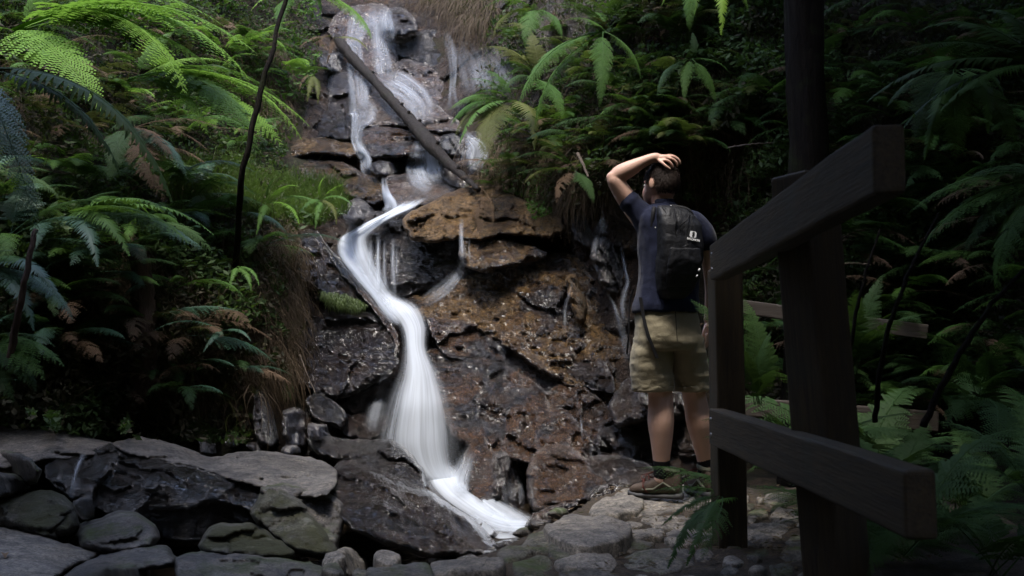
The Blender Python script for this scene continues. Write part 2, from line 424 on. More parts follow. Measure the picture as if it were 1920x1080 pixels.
RK('rock_slab', [(738, 118), (768, 108), (810, 118), (838, 140), (848, 175), (845, 200), (800, 215), (755, 190), (738, 165)], [(760, 115, 11.9), (830, 130, 11.9), (800, 210, 11.1)], M_upper,
   'rounded grey brown rock dome behind the middle of the slanting log', edge=26, drop=0.4, seed=14)
RK('rock_slab', [(826, 52), (860, 66), (900, 84), (955, 110), (975, 160), (955, 215), (900, 225), (850, 215), (842, 160), (836, 100)], [(840, 60, 12.4), (950, 110, 11.8), (860, 210, 11.0), (950, 210, 10.8)], M_upper,
   'wide wet rock slab under the thin veil of water at upper right', edge=22, drop=0.3, seed=15)
RK('boulder', [(598, 104), (618, 92), (645, 100), (657, 122), (650, 136), (625, 140), (603, 128)], [(625, 100, 11.9), (625, 140, 11.6)], M_violet,
   'small glossy boulder left of the log end near the top of the falls', edge=14, drop=0.3, seed=16, amp=.04)
RK('rock_slab', [(612, 140), (655, 136), (668, 170), (668, 215), (680, 240), (672, 265), (620, 262), (570, 255), (562, 225), (590, 200), (612, 185)],
   [(640, 140, 11.6), (580, 230, 11.0), (670, 260, 10.4), (600, 262, 10.4)], M_violet, 'pale violet wet slab left of the upper left strand of water', edge=18, drop=0.3, seed=17, amp=.09)
RK('rock_slab', [(655, 150), (690, 140), (740, 150), (785, 170), (830, 205), (862, 225), (868, 250), (830, 252), (780, 246), (735, 238), (700, 242), (672, 235), (660, 190)],
   [(670, 150, 11.6), (780, 165, 11.4), (850, 230, 10.6), (690, 235, 10.8)], M_upper, 'sloping brown slab the log crosses in the middle of the upper falls', edge=16, drop=0.25, seed=18)
RK('rock_ledge', [(672, 246), (710, 236), (770, 244), (830, 252), (875, 258), (880, 278), (800, 286), (750, 296), (700, 300), (680, 285)],
   [(680, 250, 10.5), (870, 260, 10.4), (690, 300, 10.1), (800, 285, 10.1)], M_wetbrown, 'layered brown rock ledge beneath the sloping upper slab', edge=10, drop=0.2, seed=19, ridge=.12)
RK('rock_slab', [(542, 262), (575, 252), (620, 258), (668, 266), (674, 290), (655, 298), (610, 290), (575, 292), (548, 300), (535, 285)],
   [(560, 256, 10.5), (660, 266, 10.4), (600, 295, 10.0)], M_orange, 'reddish brown slab with a black underside left of the falls', edge=12, drop=0.3, seed=20)
RK('rock_slab', [(540, 298), (590, 300), (640, 300), (668, 318), (700, 330), (722, 345), (722, 375), (700, 385), (660, 372), (610, 350), (565, 335), (538, 320)],
   [(560, 300, 10.0), (700, 330, 9.8), (560, 335, 9.6), (690, 385, 9.3)], M_orange, 'long orange brown slab slanting down to the narrow chute', edge=14, drop=0.3, seed=21)
RK('boulder', [(692, 306), (725, 300), (760, 304), (762, 322), (735, 332), (702, 328)], [(725, 302, 10.1), (725, 330, 9.9)], M_violet,
   'small glossy boulder between the two strands below the ledge', edge=12, drop=0.25, seed=22, amp=.04)
RK('boulder', [(822, 258), (850, 250), (880, 262), (884, 285), (868, 300), (838, 296), (820, 280)], [(850, 255, 10.2), (850, 298, 9.9)], M_black,
   'black boulder tucked behind the lower part of the log', edge=15, drop=0.3, seed=23, amp=.05)
RK('boulder', [(878, 248), (915, 244), (938, 262), (930, 300), (905, 335), (885, 330), (872, 290)], [(900, 250, 10.2), (900, 330, 9.6)], M_wetdark,
   'dark rock behind the short fall at the right of the log', edge=16, drop=0.3, seed=24)
RK('rock_slab', [(722, 330), (770, 326), (830, 335), (870, 345), (850, 372), (800, 388), (760, 396), (735, 388), (724, 360)],
   [(730, 330, 9.9), (850, 340, 9.8), (740, 395, 9.2), (840, 375, 9.3)], M_upper, 'smooth brown shelf where the upper cascades land', edge=12, drop=0.2, seed=25)
RK('rock_slab', [(820, 290), (870, 298), (905, 330), (920, 352), (880, 362), (840, 350), (822, 330)], [(840, 300, 10.0), (900, 350, 9.5), (830, 340, 9.7)], M_wetdark,
   'wet dark rock under the foot of the log', edge=12, drop=0.25, seed=26)
RK('boulder', [(636, 385), (668, 372), (705, 382), (726, 395), (722, 412), (690, 418), (650, 418), (632, 405)], [(680, 378, 9.2), (680, 418, 8.8)], M_wetdark,
   'low black boulder above the bend of the chute', edge=14, drop=0.3, seed=27)
# ---- middle tier
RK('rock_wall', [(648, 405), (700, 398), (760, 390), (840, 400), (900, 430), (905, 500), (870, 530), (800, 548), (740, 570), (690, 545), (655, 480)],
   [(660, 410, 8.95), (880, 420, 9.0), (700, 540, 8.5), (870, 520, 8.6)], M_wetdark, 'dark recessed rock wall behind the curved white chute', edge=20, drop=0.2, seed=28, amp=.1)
RK('rock_block', [(754, 412), (772, 395), (800, 384), (830, 366), (860, 355), (895, 348), (925, 352), (960, 365), (1010, 385), (1045, 405), (1062, 430), (1030, 446), (985, 444), (940, 440), (900, 452), (860, 448), (810, 456), (770, 448)],
   [(780, 400, 8.5), (900, 352, 9.0), (1040, 410, 8.3), (780, 450, 8.3), (900, 448, 8.25), (1040, 440, 8.15)], M_ochre, 'overhanging ochre rock block with a black gap beneath it', edge=14, drop=0.16, seed=29, amp=.09, thick=.7)
RK('rock_block', [(868, 452), (905, 448), (950, 446), (1000, 458), (1030, 478), (1000, 492), (950, 500), (905, 512), (872, 500), (858, 478)],
   [(880, 455, 8.28), (1020, 470, 8.2), (900, 508, 8.05)], M_orange, 'broken brown block wedged under the ochre overhang', edge=10, drop=0.15, seed=30, amp=.1, fac=.16)
RK('rock_slab', [(738, 578), (770, 552), (805, 545), (850, 525), (905, 505), (960, 492), (1010, 480), (1060, 470), (1110, 500), (1150, 560), (1180, 620), (1195, 690), (1192, 780), (1160, 800), (1120, 760), (1085, 735), (1040, 712), (990, 680), (950, 650), (900, 622), (850, 612), (812, 606), (770, 598)],
   [(780, 555, 8.5), (900, 510, 8.5), (1050, 475, 8.4), (1180, 600, 8.0), (820, 605, 7.9), (950, 645, 7.75), (1060, 720, 7.5), (1150, 790, 7.45)], M_orange, 'broad orange slab sloping beside the falls behind the hiker', edge=9, drop=0.12, seed=31, amp=.11, fac=.12, thick=.6)
RK('rock_slab', [(905, 600), (940, 588), (985, 590), (1040, 600), (1080, 625), (1115, 660), (1150, 700), (1150, 740), (1100, 730), (1050, 708), (1000, 680), (955, 650), (915, 630)],
   [(950, 592, 7.98), (1100, 640, 7.78), (960, 650, 7.78), (1120, 735, 7.5)], M_wetdark, 'grey ridge of rock along the lower edge of the orange slab', edge=8, drop=0.06, seed=32, amp=.07, thick=.4)
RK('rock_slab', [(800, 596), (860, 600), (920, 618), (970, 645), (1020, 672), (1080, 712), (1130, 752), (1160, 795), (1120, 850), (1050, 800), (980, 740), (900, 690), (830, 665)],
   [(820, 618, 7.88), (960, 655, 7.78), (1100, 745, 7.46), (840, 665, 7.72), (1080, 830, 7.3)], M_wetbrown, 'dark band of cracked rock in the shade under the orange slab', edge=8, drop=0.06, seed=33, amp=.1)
RK('rock_slab', [(788, 664), (840, 650), (900, 662), (950, 682), (1000, 712), (1045, 748), (1085, 790), (1115, 830), (1110, 870), (1060, 880), (1000, 872), (950, 862), (895, 850), (845, 815), (808, 745)],
   [(840, 662, 7.75), (940, 680, 7.65), (1080, 790, 7.3), (870, 800, 7.1), (960, 860, 6.95), (1100, 870, 7.05)], M_wetbrown, 'large glossy brown slab right of the main drop', edge=12, drop=0.15, seed=34, amp=.1, fac=.08)
# ---- left of the main chute
RK('rock_block', [(556, 452), (572, 428), (596, 432), (612, 462), (640, 495), (668, 528), (694, 560), (700, 582), (670, 585), (630, 572), (590, 548), (558, 530), (545, 490)],
   [(570, 435, 8.3), (690, 570, 7.9), (560, 520, 7.9), (620, 560, 7.7)], M_violet, 'slate dark block rising left of the curved chute', edge=20, drop=0.35, seed=35, amp=.1)
RK('rock_ledge', [(600, 448), (622, 466), (650, 500), (680, 535), (712, 575), (738, 610), (752, 650), (748, 676), (735, 640), (715, 605), (690, 572), (655, 535), (622, 495)],
   [(610, 455, 8.2), (700, 560, 7.75), (745, 670, 7.3)], M_wetbrown, 'narrow brown rim of rock guiding the left side of the chute', edge=9, drop=0.15, seed=36, amp=.04, fac=.04, thick=.5)
RK('rock_block', [(538, 560), (575, 548), (620, 562), (668, 582), (702, 584), (728, 612), (746, 650), (750, 682), (738, 705), (700, 722), (660, 745), (625, 752), (588, 742), (560, 725), (538, 690), (530, 620)],
   [(560, 550, 7.95), (700, 585, 7.75), (540, 690, 7.35), (740, 690, 7.2), (620, 745, 7.15)], M_violet, 'big glossy purple brown block left of the main drop', edge=14, drop=0.25, seed=37, amp=.11, fac=.12, thick=.7)
RK('rock_slab', [(628, 768), (655, 742), (700, 722), (742, 702), (752, 730), (738, 770), (722, 812), (690, 826), (650, 820), (630, 800)],
   [(740, 700, 7.7), (640, 745, 7.5), (720, 825, 7.0), (640, 815, 7.0)], M_violet, 'shining blue slab beside the foot of the main drop', edge=8, drop=0.12, seed=38, amp=.07)
RK('boulder', [(572, 748), (590, 732), (612, 738), (640, 762), (652, 782), (645, 806), (615, 800), (586, 788), (575, 770)], [(600, 738, 7.1), (640, 770, 6.95), (600, 800, 6.8)], M_black,
   'black angular boulder under the big purple block', edge=13, drop=0.3, seed=39, amp=.05, fac=.1)
RK('boulder', [(478, 738), (500, 722), (530, 738), (540, 775), (536, 822), (512, 840), (486, 832), (474, 790)], [(500, 728, 6.95), (510, 835, 6.6)], M_violet,
   'upright wet boulder at the foot of the hanging grass', edge=16, drop=0.35, seed=40, amp=.07)
RK('boulder', [(530, 772), (550, 762), (575, 770), (582, 800), (578, 838), (545, 842), (530, 815)], [(555, 768, 6.85), (555, 838, 6.6)], M_wetdark,
   'dark upright boulder right of the grass curtain', edge=13, drop=0.3, seed=41, amp=.06)
RK('boulder', [(578, 795), (610, 795), (640, 808), (645, 826), (600, 830), (578, 822)], [(610, 798, 6.85), (610, 828, 6.65)], M_wetdark,
   'squat dark boulder behind the long black rock', edge=9, drop=0.2, seed=42, amp=.04)
ZB_A = ZB.copy()
RK('long_rock', [(576, 822), (600, 812), (650, 822), (700, 824), (738, 822), (762, 840), (786, 868), (802, 900), (800, 918), (770, 918), (740, 898), (700, 884), (650, 870), (605, 858), (580, 842)],
   [(600, 812, 6.75), (740, 822, 6.65), (800, 900, 6.2), (600, 850, 6.3), (740, 890, 6.15)], M_black, 'long black wet rock between the dry slab and the white water', edge=16, drop=0.4, seed=43, amp=.07, thick=.6)
# ---- lower right cluster
RK('boulder', [(868, 850), (884, 822), (897, 806), (915, 815), (932, 850), (940, 890), (936, 930), (918, 956), (892, 952), (872, 920), (864, 885)],
   [(895, 810, 7.0), (930, 880, 6.7), (880, 945, 6.4)], M_wetbrown, 'pointed brown boulder just right of the foot of the falls', edge=18, drop=0.35, seed=44, amp=.07)
RK('rock_wall', [(925, 850), (985, 850), (1010, 880), (1005, 950), (960, 955), (928, 930)], [(960, 850, 7.1), (960, 950, 6.7)], M_wetdark,
   'low dark rock step behind the tiny side fall', edge=10, drop=0.1, seed=45)
RK('boulder', [(986, 880), (1000, 850), (1024, 832), (1052, 828), (1082, 842), (1108, 868), (1140, 892), (1162, 915), (1140, 938), (1090, 950), (1040, 958), (1005, 962), (988, 935)],
   [(1040, 832, 6.9), (1150, 910, 6.5), (1000, 950, 6.25), (1100, 945, 6.2)], M_wetbrown, 'brown stained boulder with a dark face above the path edge', edge=26, drop=0.4, seed=46, amp=.08, fac=.13)
RK('boulder', [(1085, 868), (1115, 855), (1160, 852), (1210, 866), (1236, 885), (1230, 915), (1190, 918), (1150, 912), (1110, 895)], [(1150, 855, 6.75), (1150, 915, 6.4), (1220, 880, 6.5)], M_wetdark,
   'low wet boulder behind the left boot of the hiker', edge=14, drop=0.25, seed=47, amp=.07)
RK('boulder', [(1138, 765), (1152, 735), (1178, 706), (1205, 702), (1232, 722), (1246, 752), (1235, 782), (1195, 796), (1155, 798)], [(1180, 706, 7.2), (1230, 760, 6.9), (1160, 795, 6.8)], M_wetdark,
   'angular dark grey boulder beside the left knee of the hiker', edge=16, drop=0.3, seed=48, amp=.05, fac=.14)
RK('boulder', [(1110, 450), (1140, 438), (1172, 448), (1188, 480), (1192, 530), (1170, 562), (1140, 556), (1118, 520), (1106, 485)], [(1150, 440, 8.2), (1150, 560, 7.8)], M_wetdark,
   'dark rounded boulder under the small right-hand fall', edge=20, drop=0.4, seed=49, amp=.08)
RK('rock_wall', [(1070, 392), (1120, 380), (1180, 385), (1215, 420), (1210, 470), (1160, 480), (1110, 470), (1075, 450)], [(1100, 390, 8.35), (1200, 400, 8.2), (1150, 470, 8.1)], M_wetdark,
   'dark rock step above the small right-hand fall', edge=12, drop=0.2, seed=50)
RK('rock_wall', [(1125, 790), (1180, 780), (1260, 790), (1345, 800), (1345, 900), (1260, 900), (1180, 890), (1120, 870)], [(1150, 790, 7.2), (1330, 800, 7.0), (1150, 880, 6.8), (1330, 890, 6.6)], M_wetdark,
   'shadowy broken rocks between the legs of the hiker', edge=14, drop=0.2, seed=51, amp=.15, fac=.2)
RK('boulder', [(1195, 690), (1240, 680), (1300, 690), (1335, 720), (1330, 770), (1290, 790), (1240, 780), (1200, 760)], [(1250, 685, 7.3), (1270, 785, 6.9)], M_wetdark,
   'dark boulder seen between the knees of the hiker', edge=20, drop=0.3, seed=52, amp=.1, fac=.15)
RK('rock_block', [(1060, 520), (1078, 512), (1092, 545), (1104, 575), (1098, 600), (1086, 612), (1076, 590), (1066, 560)], [(1080, 515, 8.05), (1085, 605, 7.7)], M_ochre,
   'narrow bright ochre rib of rock left of the hiker', edge=9, drop=0.2, seed=53, amp=.05, thick=.4)
RK('boulder', [(1098, 938), (1112, 915), (1150, 900), (1195, 896), (1212, 910), (1180, 922), (1150, 932), (1118, 946)], [(1150, 900, 6.1), (1150, 935, 5.9)], M_wetdark,
   'low dark stone against the far rim of the path', edge=10, drop=.15, seed=54, amp=.04)
RK('boulder', [(985, 985), (1000, 962), (1035, 948), (1080, 936), (1104, 936), (1098, 952), (1060, 966), (1040, 985), (1005, 1000)], [(1050, 940, 5.95), (1030, 990, 5.6)], M_wetbrown,
   'brown wet stone between the white stream and the big smooth flagstone', edge=12, drop=.2, seed=55, amp=.04)
# ---- foreground left
RK('rock_slab', [(-60, 800), (0, 797), (45, 796), (110, 806), (180, 822), (235, 834), (240, 850), (170, 862), (90, 866), (40, 880), (-60, 885)],
   [(0, 797, 5.8), (180, 822, 5.7), (100, 866, 5.0), (0, 880, 4.9)], M_dry, 'dry grey slab at the far left edge above the trickle', edge=12, drop=0.25, seed=60, amp=.04, fac=.07, crk=.5, fr=.8)
RK('rock_slab', [(82, 872), (118, 850), (165, 838), (205, 832), (240, 848), (290, 858), (340, 870), (395, 884), (440, 898), (500, 912), (512, 940), (500, 965), (480, 990), (430, 1012), (360, 1018), (290, 1005), (220, 975), (150, 945), (105, 920), (86, 895)],
   [(165, 838, 5.45), (230, 845, 5.4), (300, 858, 5.25), (400, 884, 5.15), (490, 910, 5.1), (110, 880, 5.0), (200, 872, 5.0), (300, 890, 4.9), (400, 912, 4.87), (480, 935, 4.85), (150, 940, 4.98), (300, 1000, 4.95), (450, 1000, 4.9)], M_black,
   'slab with a glistening black wet front face and a thin trickle', edge=9, drop=0.15, seed=61, amp=.025, fac=.11, crk=.5, thick=.8, fr=1.2)
RK('rock_slab', [(208, 832), (232, 824), (262, 819), (300, 825), (335, 836), (368, 848), (398, 858), (436, 848), (500, 847), (560, 853), (612, 866), (634, 884), (630, 912), (612, 930), (560, 934), (508, 920), (440, 902), (392, 886), (330, 872), (280, 862), (235, 850)],
   [(262, 819, 5.75), (400, 858, 5.7), (500, 847, 5.75), (620, 870, 5.6), (220, 845, 5.25), (330, 872, 5.08), (440, 902, 4.9), (560, 932, 4.78), (625, 920, 4.75)], M_dry,
   'broad dry grey rock slab above the black wet face, two small orange leaves on it', edge=8, drop=0.1, seed=62, amp=.04, fac=.07, crk=.8, thick=.35, fr=1.0)
RK('rock_slab', [(488, 912), (540, 905), (620, 925), (650, 950), (640, 1000), (630, 1040), (600, 1045), (560, 990), (500, 950)], [(540, 905, 4.9), (640, 950, 4.85), (620, 1040, 4.5)], M_drydark,
   'sloping grey rock between the mossy block and the wet boulder', edge=12, drop=0.2, seed=64, amp=.05)
RK('boulder', [(612, 900), (632, 868), (655, 862), (690, 872), (735, 888), (790, 912), (840, 942), (890, 975), (920, 1005), (938, 1030), (905, 1045), (850, 1042), (800, 1046), (765, 1036), (720, 1022), (670, 1000), (635, 975), (615, 940)],
   [(650, 864, 5.6), (760, 900, 5.55), (900, 985, 5.4), (930, 1030, 5.0), (640, 975, 4.75), (780, 1035, 4.6), (720, 940, 4.95), (840, 985, 4.95)], M_violet,
   'large glossy wet boulder in the centre foreground beside the white water', edge=22, drop=0.35, seed=65, amp=.07, fac=.07, thick=.7)
RK('boulder', [(468, 958), (484, 925), (500, 908), (540, 918), (575, 948), (605, 985), (632, 1025), (632, 1044), (600, 1048), (555, 1040), (515, 1010), (480, 985)],
   [(500, 912, 4.75), (620, 1030, 4.35), (490, 980, 4.5)], M_mossy, 'angular grey boulder with moss along its left edge', edge=18, drop=0.3, seed=66, amp=.05, fac=.085, crk=.3)
RK('boulder', [(372, 1022), (384, 996), (415, 981), (470, 981), (500, 990), (530, 1012), (556, 1034), (548, 1050), (500, 1052), (430, 1048), (385, 1040)],
   [(440, 982, 4.45), (540, 1030, 4.2), (400, 1045, 4.1)], M_mossy, 'rounded mossy boulder in front of the black-faced slab', edge=24, drop=0.35, seed=67, amp=.05, fac=.085, crk=.3)
RK('boulder', [(138, 1004), (150, 982), (190, 970), (225, 957), (258, 960), (290, 985), (300, 1008), (288, 1030), (250, 1040), (190, 1042), (150, 1030)],
   [(220, 960, 4.5), (290, 1000, 4.3), (200, 1040, 4.15)], M_drydark, 'squared greenish boulder second from the left in the foreground', edge=26, drop=0.35, seed=68, amp=.05, fac=.085, crk=.3)
RK('boulder', [(-10, 938), (40, 925), (95, 918), (120, 930), (142, 952), (150, 985), (132, 1010), (90, 1016), (40, 1002), (-10, 985)],
   [(90, 920, 4.6), (140, 980, 4.4), (60, 1010, 4.2), (0, 940, 4.5)], M_mossy, 'big mossy boulder at the left edge below the trickle', edge=28, drop=0.4, seed=69, amp=.06, fac=.085, crk=.3)
RK('boulder', [(-40, 846), (10, 843), (50, 856), (78, 880), (70, 905), (30, 912), (-40, 908)], [(20, 846, 4.9), (60, 905, 4.6)], M_drydark,
   'shaded boulder at the left edge under the dry slab', edge=20, drop=0.3, seed=70, amp=.05)
RK('boulder', [(-40, 888), (15, 886), (45, 896), (56, 915), (20, 932), (-40, 936)], [(10, 888, 4.65), (10, 932, 4.5)], M_drydark,
   'small flat stone wedged above the big mossy boulder', edge=12, drop=0.2, seed=71, amp=.04)
RK('boulder', [(138, 940), (160, 930), (190, 938), (204, 958), (190, 972), (155, 975), (142, 960)], [(170, 932, 4.75), (170, 972, 4.6)], M_wetdark,
   'small wet stone at the foot of the trickle', edge=13, drop=0.2, seed=72, amp=.03)
RK('rock_slab', [(-60, 985), (0, 988), (60, 998), (130, 1020), (190, 1036), (175, 1050), (130, 1066), (100, 1090), (60, 1130), (-60, 1130)],
   [(0, 988, 4.3), (180, 1036, 4.2), (0, 1090, 3.5), (90, 1090, 3.5)], M_flag, 'wide flat pale slab in the bottom left corner', edge=12, drop=0.12, seed=73, amp=.03, fac=.03, fr=.7)
RK('rock_slab', [(105, 1090), (140, 1062), (190, 1040), (260, 1022), (310, 1024), (332, 1045), (325, 1064), (270, 1072), (200, 1095), (150, 1120), (110, 1120)],
   [(260, 1022, 4.15), (320, 1050, 3.95), (150, 1100, 3.55)], M_drydark, 'dark rounded stone overlapping the bottom left slab', edge=14, drop=0.2, seed=74, amp=.04, fac=.085, crk=.3)
RK('rock_slab', [(325, 1050), (360, 1034), (440, 1038), (520, 1046), (590, 1056), (612, 1072), (590, 1100), (450, 1110), (340, 1100)],
   [(400, 1034, 4.05), (590, 1060, 4.0), (400, 1100, 3.6)], M_drydark, 'low dark slab along the bottom edge left of centre', edge=12, drop=0.15, seed=75, amp=.04, fac=.085, crk=.3)
RK('boulder', [(604, 1066), (622, 1040), (645, 1026), (668, 1034), (690, 1056), (684, 1080), (640, 1090), (608, 1084)], [(645, 1030, 4.2), (645, 1085, 3.95)], M_flag,
   'small pointed pale stone at the bottom edge', edge=16, drop=0.2, seed=76, amp=.03)
RK('rock_slab', [(180, 1070), (260, 1062), (335, 1066), (420, 1090), (430, 1130), (150, 1130)], [(260, 1064, 3.9), (260, 1120, 3.4)], M_flagdark,
   'dark flat stone at the bottom edge beside the rounded stone', edge=10, drop=0.12, seed=77, amp=.03)
# small stones at the back of the dry slab, left bank foot
for k, (x, y, r) in enumerate([(250, 800, 20), (395, 838, 24), (440, 828, 18), (120, 790, 30), (75, 775, 20), (480, 838, 16), (545, 846, 18)]):
    rr = random.Random(k)
    po = [(x + r * math.cos(a) * rr.uniform(.85, 1.3), y + r * .75 * math.sin(a) * rr.uniform(.8, 1.15)) for a in [i * math.pi / 4 for i in range(8)]]
    RK('stone', po, [(x, y - r, 6.3), (x, y + r, 6.05)], [M_wetdark, M_violet][k % 2], 'small wet stone at the foot of the left bank behind the dry slab', 'stone', edge=12, drop=.2, seed=200 + k, amp=.04, group='small wet stones under the left bank')
# stones in the stream
for k, (x, y, r) in enumerate([(830, 905, 14), (918, 985, 18), (938, 1003, 16), (965, 990, 12), (990, 985, 14), (1000, 1000, 12), (900, 1010, 12)]):
    rr = random.Random(k + 50)
    po = [(x + r * math.cos(a) * rr.uniform(.9, 1.3), y + r * .7 * math.sin(a) * rr.uniform(.8, 1.15)) for a in [i * math.pi / 4 for i in range(8)]]
    g = on_plane(x, y + r * .6, -.32); dd = float((np.array(g) - CC) @ CF)
    RK('stone', po, [(x, y - r, dd + .05), (x, y + r, dd - .05)], M_wetdark, 'small wet stone standing in the white stream at the foot of the falls', 'stone', edge=10, drop=.12, seed=220 + k, amp=.02, fac=.03, thick=.2, group='stones in the white stream')
# ---- path: ground under the stones and the flagstones themselves
pth = []
PX, PY = np.meshgrid(np.linspace(-1.2, 2.3, 120), np.linspace(2.2, 7.0, 160))
pp = np.stack([PX.ravel(), PY.ravel(), 0 * PX.ravel()], 1)
PZ = -0.015 + fbm(pp, 2.5, 4, 31).reshape(PX.shape) * 0.03 + fbm(pp, 14, 3, 33).reshape(PX.shape) * 0.01
PZ = PZ - 0.5 * np.clip((0.60 - (5.8 - PY) * 0.36 - PX) / 0.10, 0, 1) * np.clip((PY - 3.85) / 0.4, 0, 1) - 0.6 * np.clip((PY - 5.95) / 0.5, 0, 1) - 0.3 * np.clip((-.2 - PX) / 0.25, 0, 1)
H, W = PX.shape
idx = np.arange(H * W).reshape(H, W)
q = np.stack([idx[:-1, :-1], idx[:-1, 1:], idx[1:, 1:], idx[1:, :-1]], -1).reshape(-1, 4)
tag(link('path', mesh('path', np.stack([PX.ravel(), PY.ravel(), PZ.ravel()], 1), q), M_path), kind='structure')
def flagstone(poly, mat, label, z=0.02, seed=0, group=None, th=0.12, dome=0.012):
    pg = rough_poly(poly, 1.2, 7, seed)
    w_ = np.array([on_plane(x, y, z) for x, y in pg])[:, :2]
    z = z * .6
    c = w_.mean(0); n = len(w_)
    rings = [(1.07, -th), (1.08, -th * .5), (1.055, -.014), (1.02, -.003), (.94, .001), (.85, .003), (.7, .005), (.5, .006), (.3, .006), (.12, .006)]
    V = []
    for s, dz in rings:
        r_ = c + (w_ - c) * s
        V.append(np.c_[r_, np.full(n, z + dz)])
    V = np.concatenate(V + [np.array([[c[0], c[1], z + .006]])])
    top = np.clip((V[:, 2] - (z - .02)) / .02, 0, 1)
    V[:, 2] += top * (dome * fbm(V * np.array([1, 1, 0]), 7, 4, seed) * 2 + .012 * facet(V * np.array([1, 1, 0]), 4, seed))
    F = []
    for k in range(len(rings) - 1):
        for i in range(n):
            j = (i + 1) % n
            F.append((k * n + i, k * n + j, (k + 1) * n + j, (k + 1) * n + i))
    for i in range(n): F.append(((len(rings) - 1) * n + i, (len(rings) - 1) * n + (i + 1) % n, len(V) - 1))
    me = mesh('flagstone', V, F)
    bm = bmesh.new(); bm.from_mesh(me); bmesh.ops.recalc_face_normals(bm, faces=bm.faces); bm.to_mesh(me); bm.free()
    return tag(link('flagstone', me, mat), label, 'paving stone', group)
FS = [([(1023, 966), (1059, 947), (1091, 945), (1178, 962), (1176, 980), (1138, 992), (1091, 996), (1045, 985)], M_flag, 'large smooth flagstone at the left rim of the path', .10),
      ([(1107, 945), (1130, 926), (1178, 922), (1204, 930), (1198, 945), (1150, 955), (1112, 952)], M_flag, 'pale flagstone left of the toe of the hiking boot', .05),
      ([(1152, 922), (1170, 911), (1212, 908), (1230, 918), (1204, 931)], M_flag, 'small far flagstone just behind the hiking boot', .02),
      ([(1258, 908), (1298, 906), (1310, 918), (1294, 930), (1258, 930)], M_flag, 'light flagstone between the two boots', .0),
      ([(1170, 957), (1218, 934), (1262, 928), (1300, 936), (1296, 952), (1254, 962), (1190, 970)], M_flag, 'flat flagstone under the left boot', .0),
      ([(978, 1012), (999, 992), (1033, 980), (1057, 992), (1063, 1010), (1030, 1026), (994, 1022)], M_flagdark, 'greenish flagstone on the rim beside the stream', .03),
      ([(1029, 1020), (1060, 1008), (1116, 1014), (1118, 1034), (1064, 1042), (1031, 1036)], M_flagdark, 'brownish flagstone right of the greenish one', .02),
      ([(1041, 1050), (1085, 1036), (1142, 1034), (1156, 1048), (1124, 1062), (1071, 1064)], M_flag, 'oval grey flagstone in the middle of the path', .02),
      ([(933, 1034), (957, 1020), (995, 1022), (997, 1036), (949, 1050)], M_flagdark, 'small dark flagstone below the greenish one', .01),
      ([(812, 1046), (860, 1038), (911, 1036), (941, 1048), (943, 1062), (885, 1074), (820, 1070)], M_flag, 'flat grey flagstone in front of the glossy boulder', .02),
      ([(1174, 998), (1202, 986), (1242, 988), (1240, 1004), (1190, 1010)], M_flag, 'small square flagstone near the middle of the path', .01),
      ([(1146, 990), (1184, 974), (1206, 980), (1180, 994), (1152, 1000)], M_flag, 'tan wedge-shaped flagstone on the path', .01),
      ([(1068, 1002), (1100, 996), (1160, 1002), (1166, 1012), (1124, 1018), (1074, 1010)], M_flagdark, 'thin dark flagstone behind the oval one', .0),
      ([(1132, 1016), (1172, 1010), (1220, 1010), (1224, 1024), (1180, 1032), (1136, 1028)], M_flagdark, 'long dark flagstone crossing the path', .0),
      ([(1210, 966), (1262, 966), (1300, 972), (1296, 986), (1246, 986), (1206, 976)], M_flag, 'wide flagstone in front of the left boot', .0),
      ([(1250, 996), (1300, 990), (1335, 998), (1330, 1018), (1270, 1022), (1248, 1010)], M_flag, 'pale flagstone left of the far fence post', .0),
      ([(1170, 1042), (1230, 1032), (1290, 1036), (1300, 1056), (1240, 1070), (1176, 1062)], M_flagdark, 'wide brown flagstone at the near edge of the path', .0),
      ([(690, 1062), (740, 1050), (800, 1052), (812, 1074), (760, 1100), (700, 1096)], M_drydark, 'grey stone at the bottom edge right of the pointed one', .02),
      ([(960, 1056), (1010, 1046), (1036, 1056), (1030, 1074), (975, 1080)], M_flagdark, 'dark square flagstone near the bottom edge', .0),
      ([(1050, 1076), (1110, 1070), (1160, 1078), (1150, 1110), (1060, 1112)], M_flagdark, 'flagstone cut off by the bottom edge near the centre', .0),
      ([(840, 1086), (910, 1078), (960, 1088), (950, 1120), (850, 1120)], M_flagdark, 'long flagstone cut off by the bottom edge below the boulder', .0),
      ([(1300, 940), (1345, 936), (1372, 950), (1345, 968), (1304, 962)], M_flag, 'flagstone under the right boot behind the fence post', .0),
      ([(1400, 985), (1450, 975), (1478, 990), (1450, 1012), (1405, 1008)], M_flag, 'flagstone seen between the two fence posts', .0),
      ]
for k, (po, m_, lb, z) in enumerate(FS): flagstone(po, m_, lb, z, 300 + k, 'flagstones of the path', th=.34 if z >= .03 else .12)

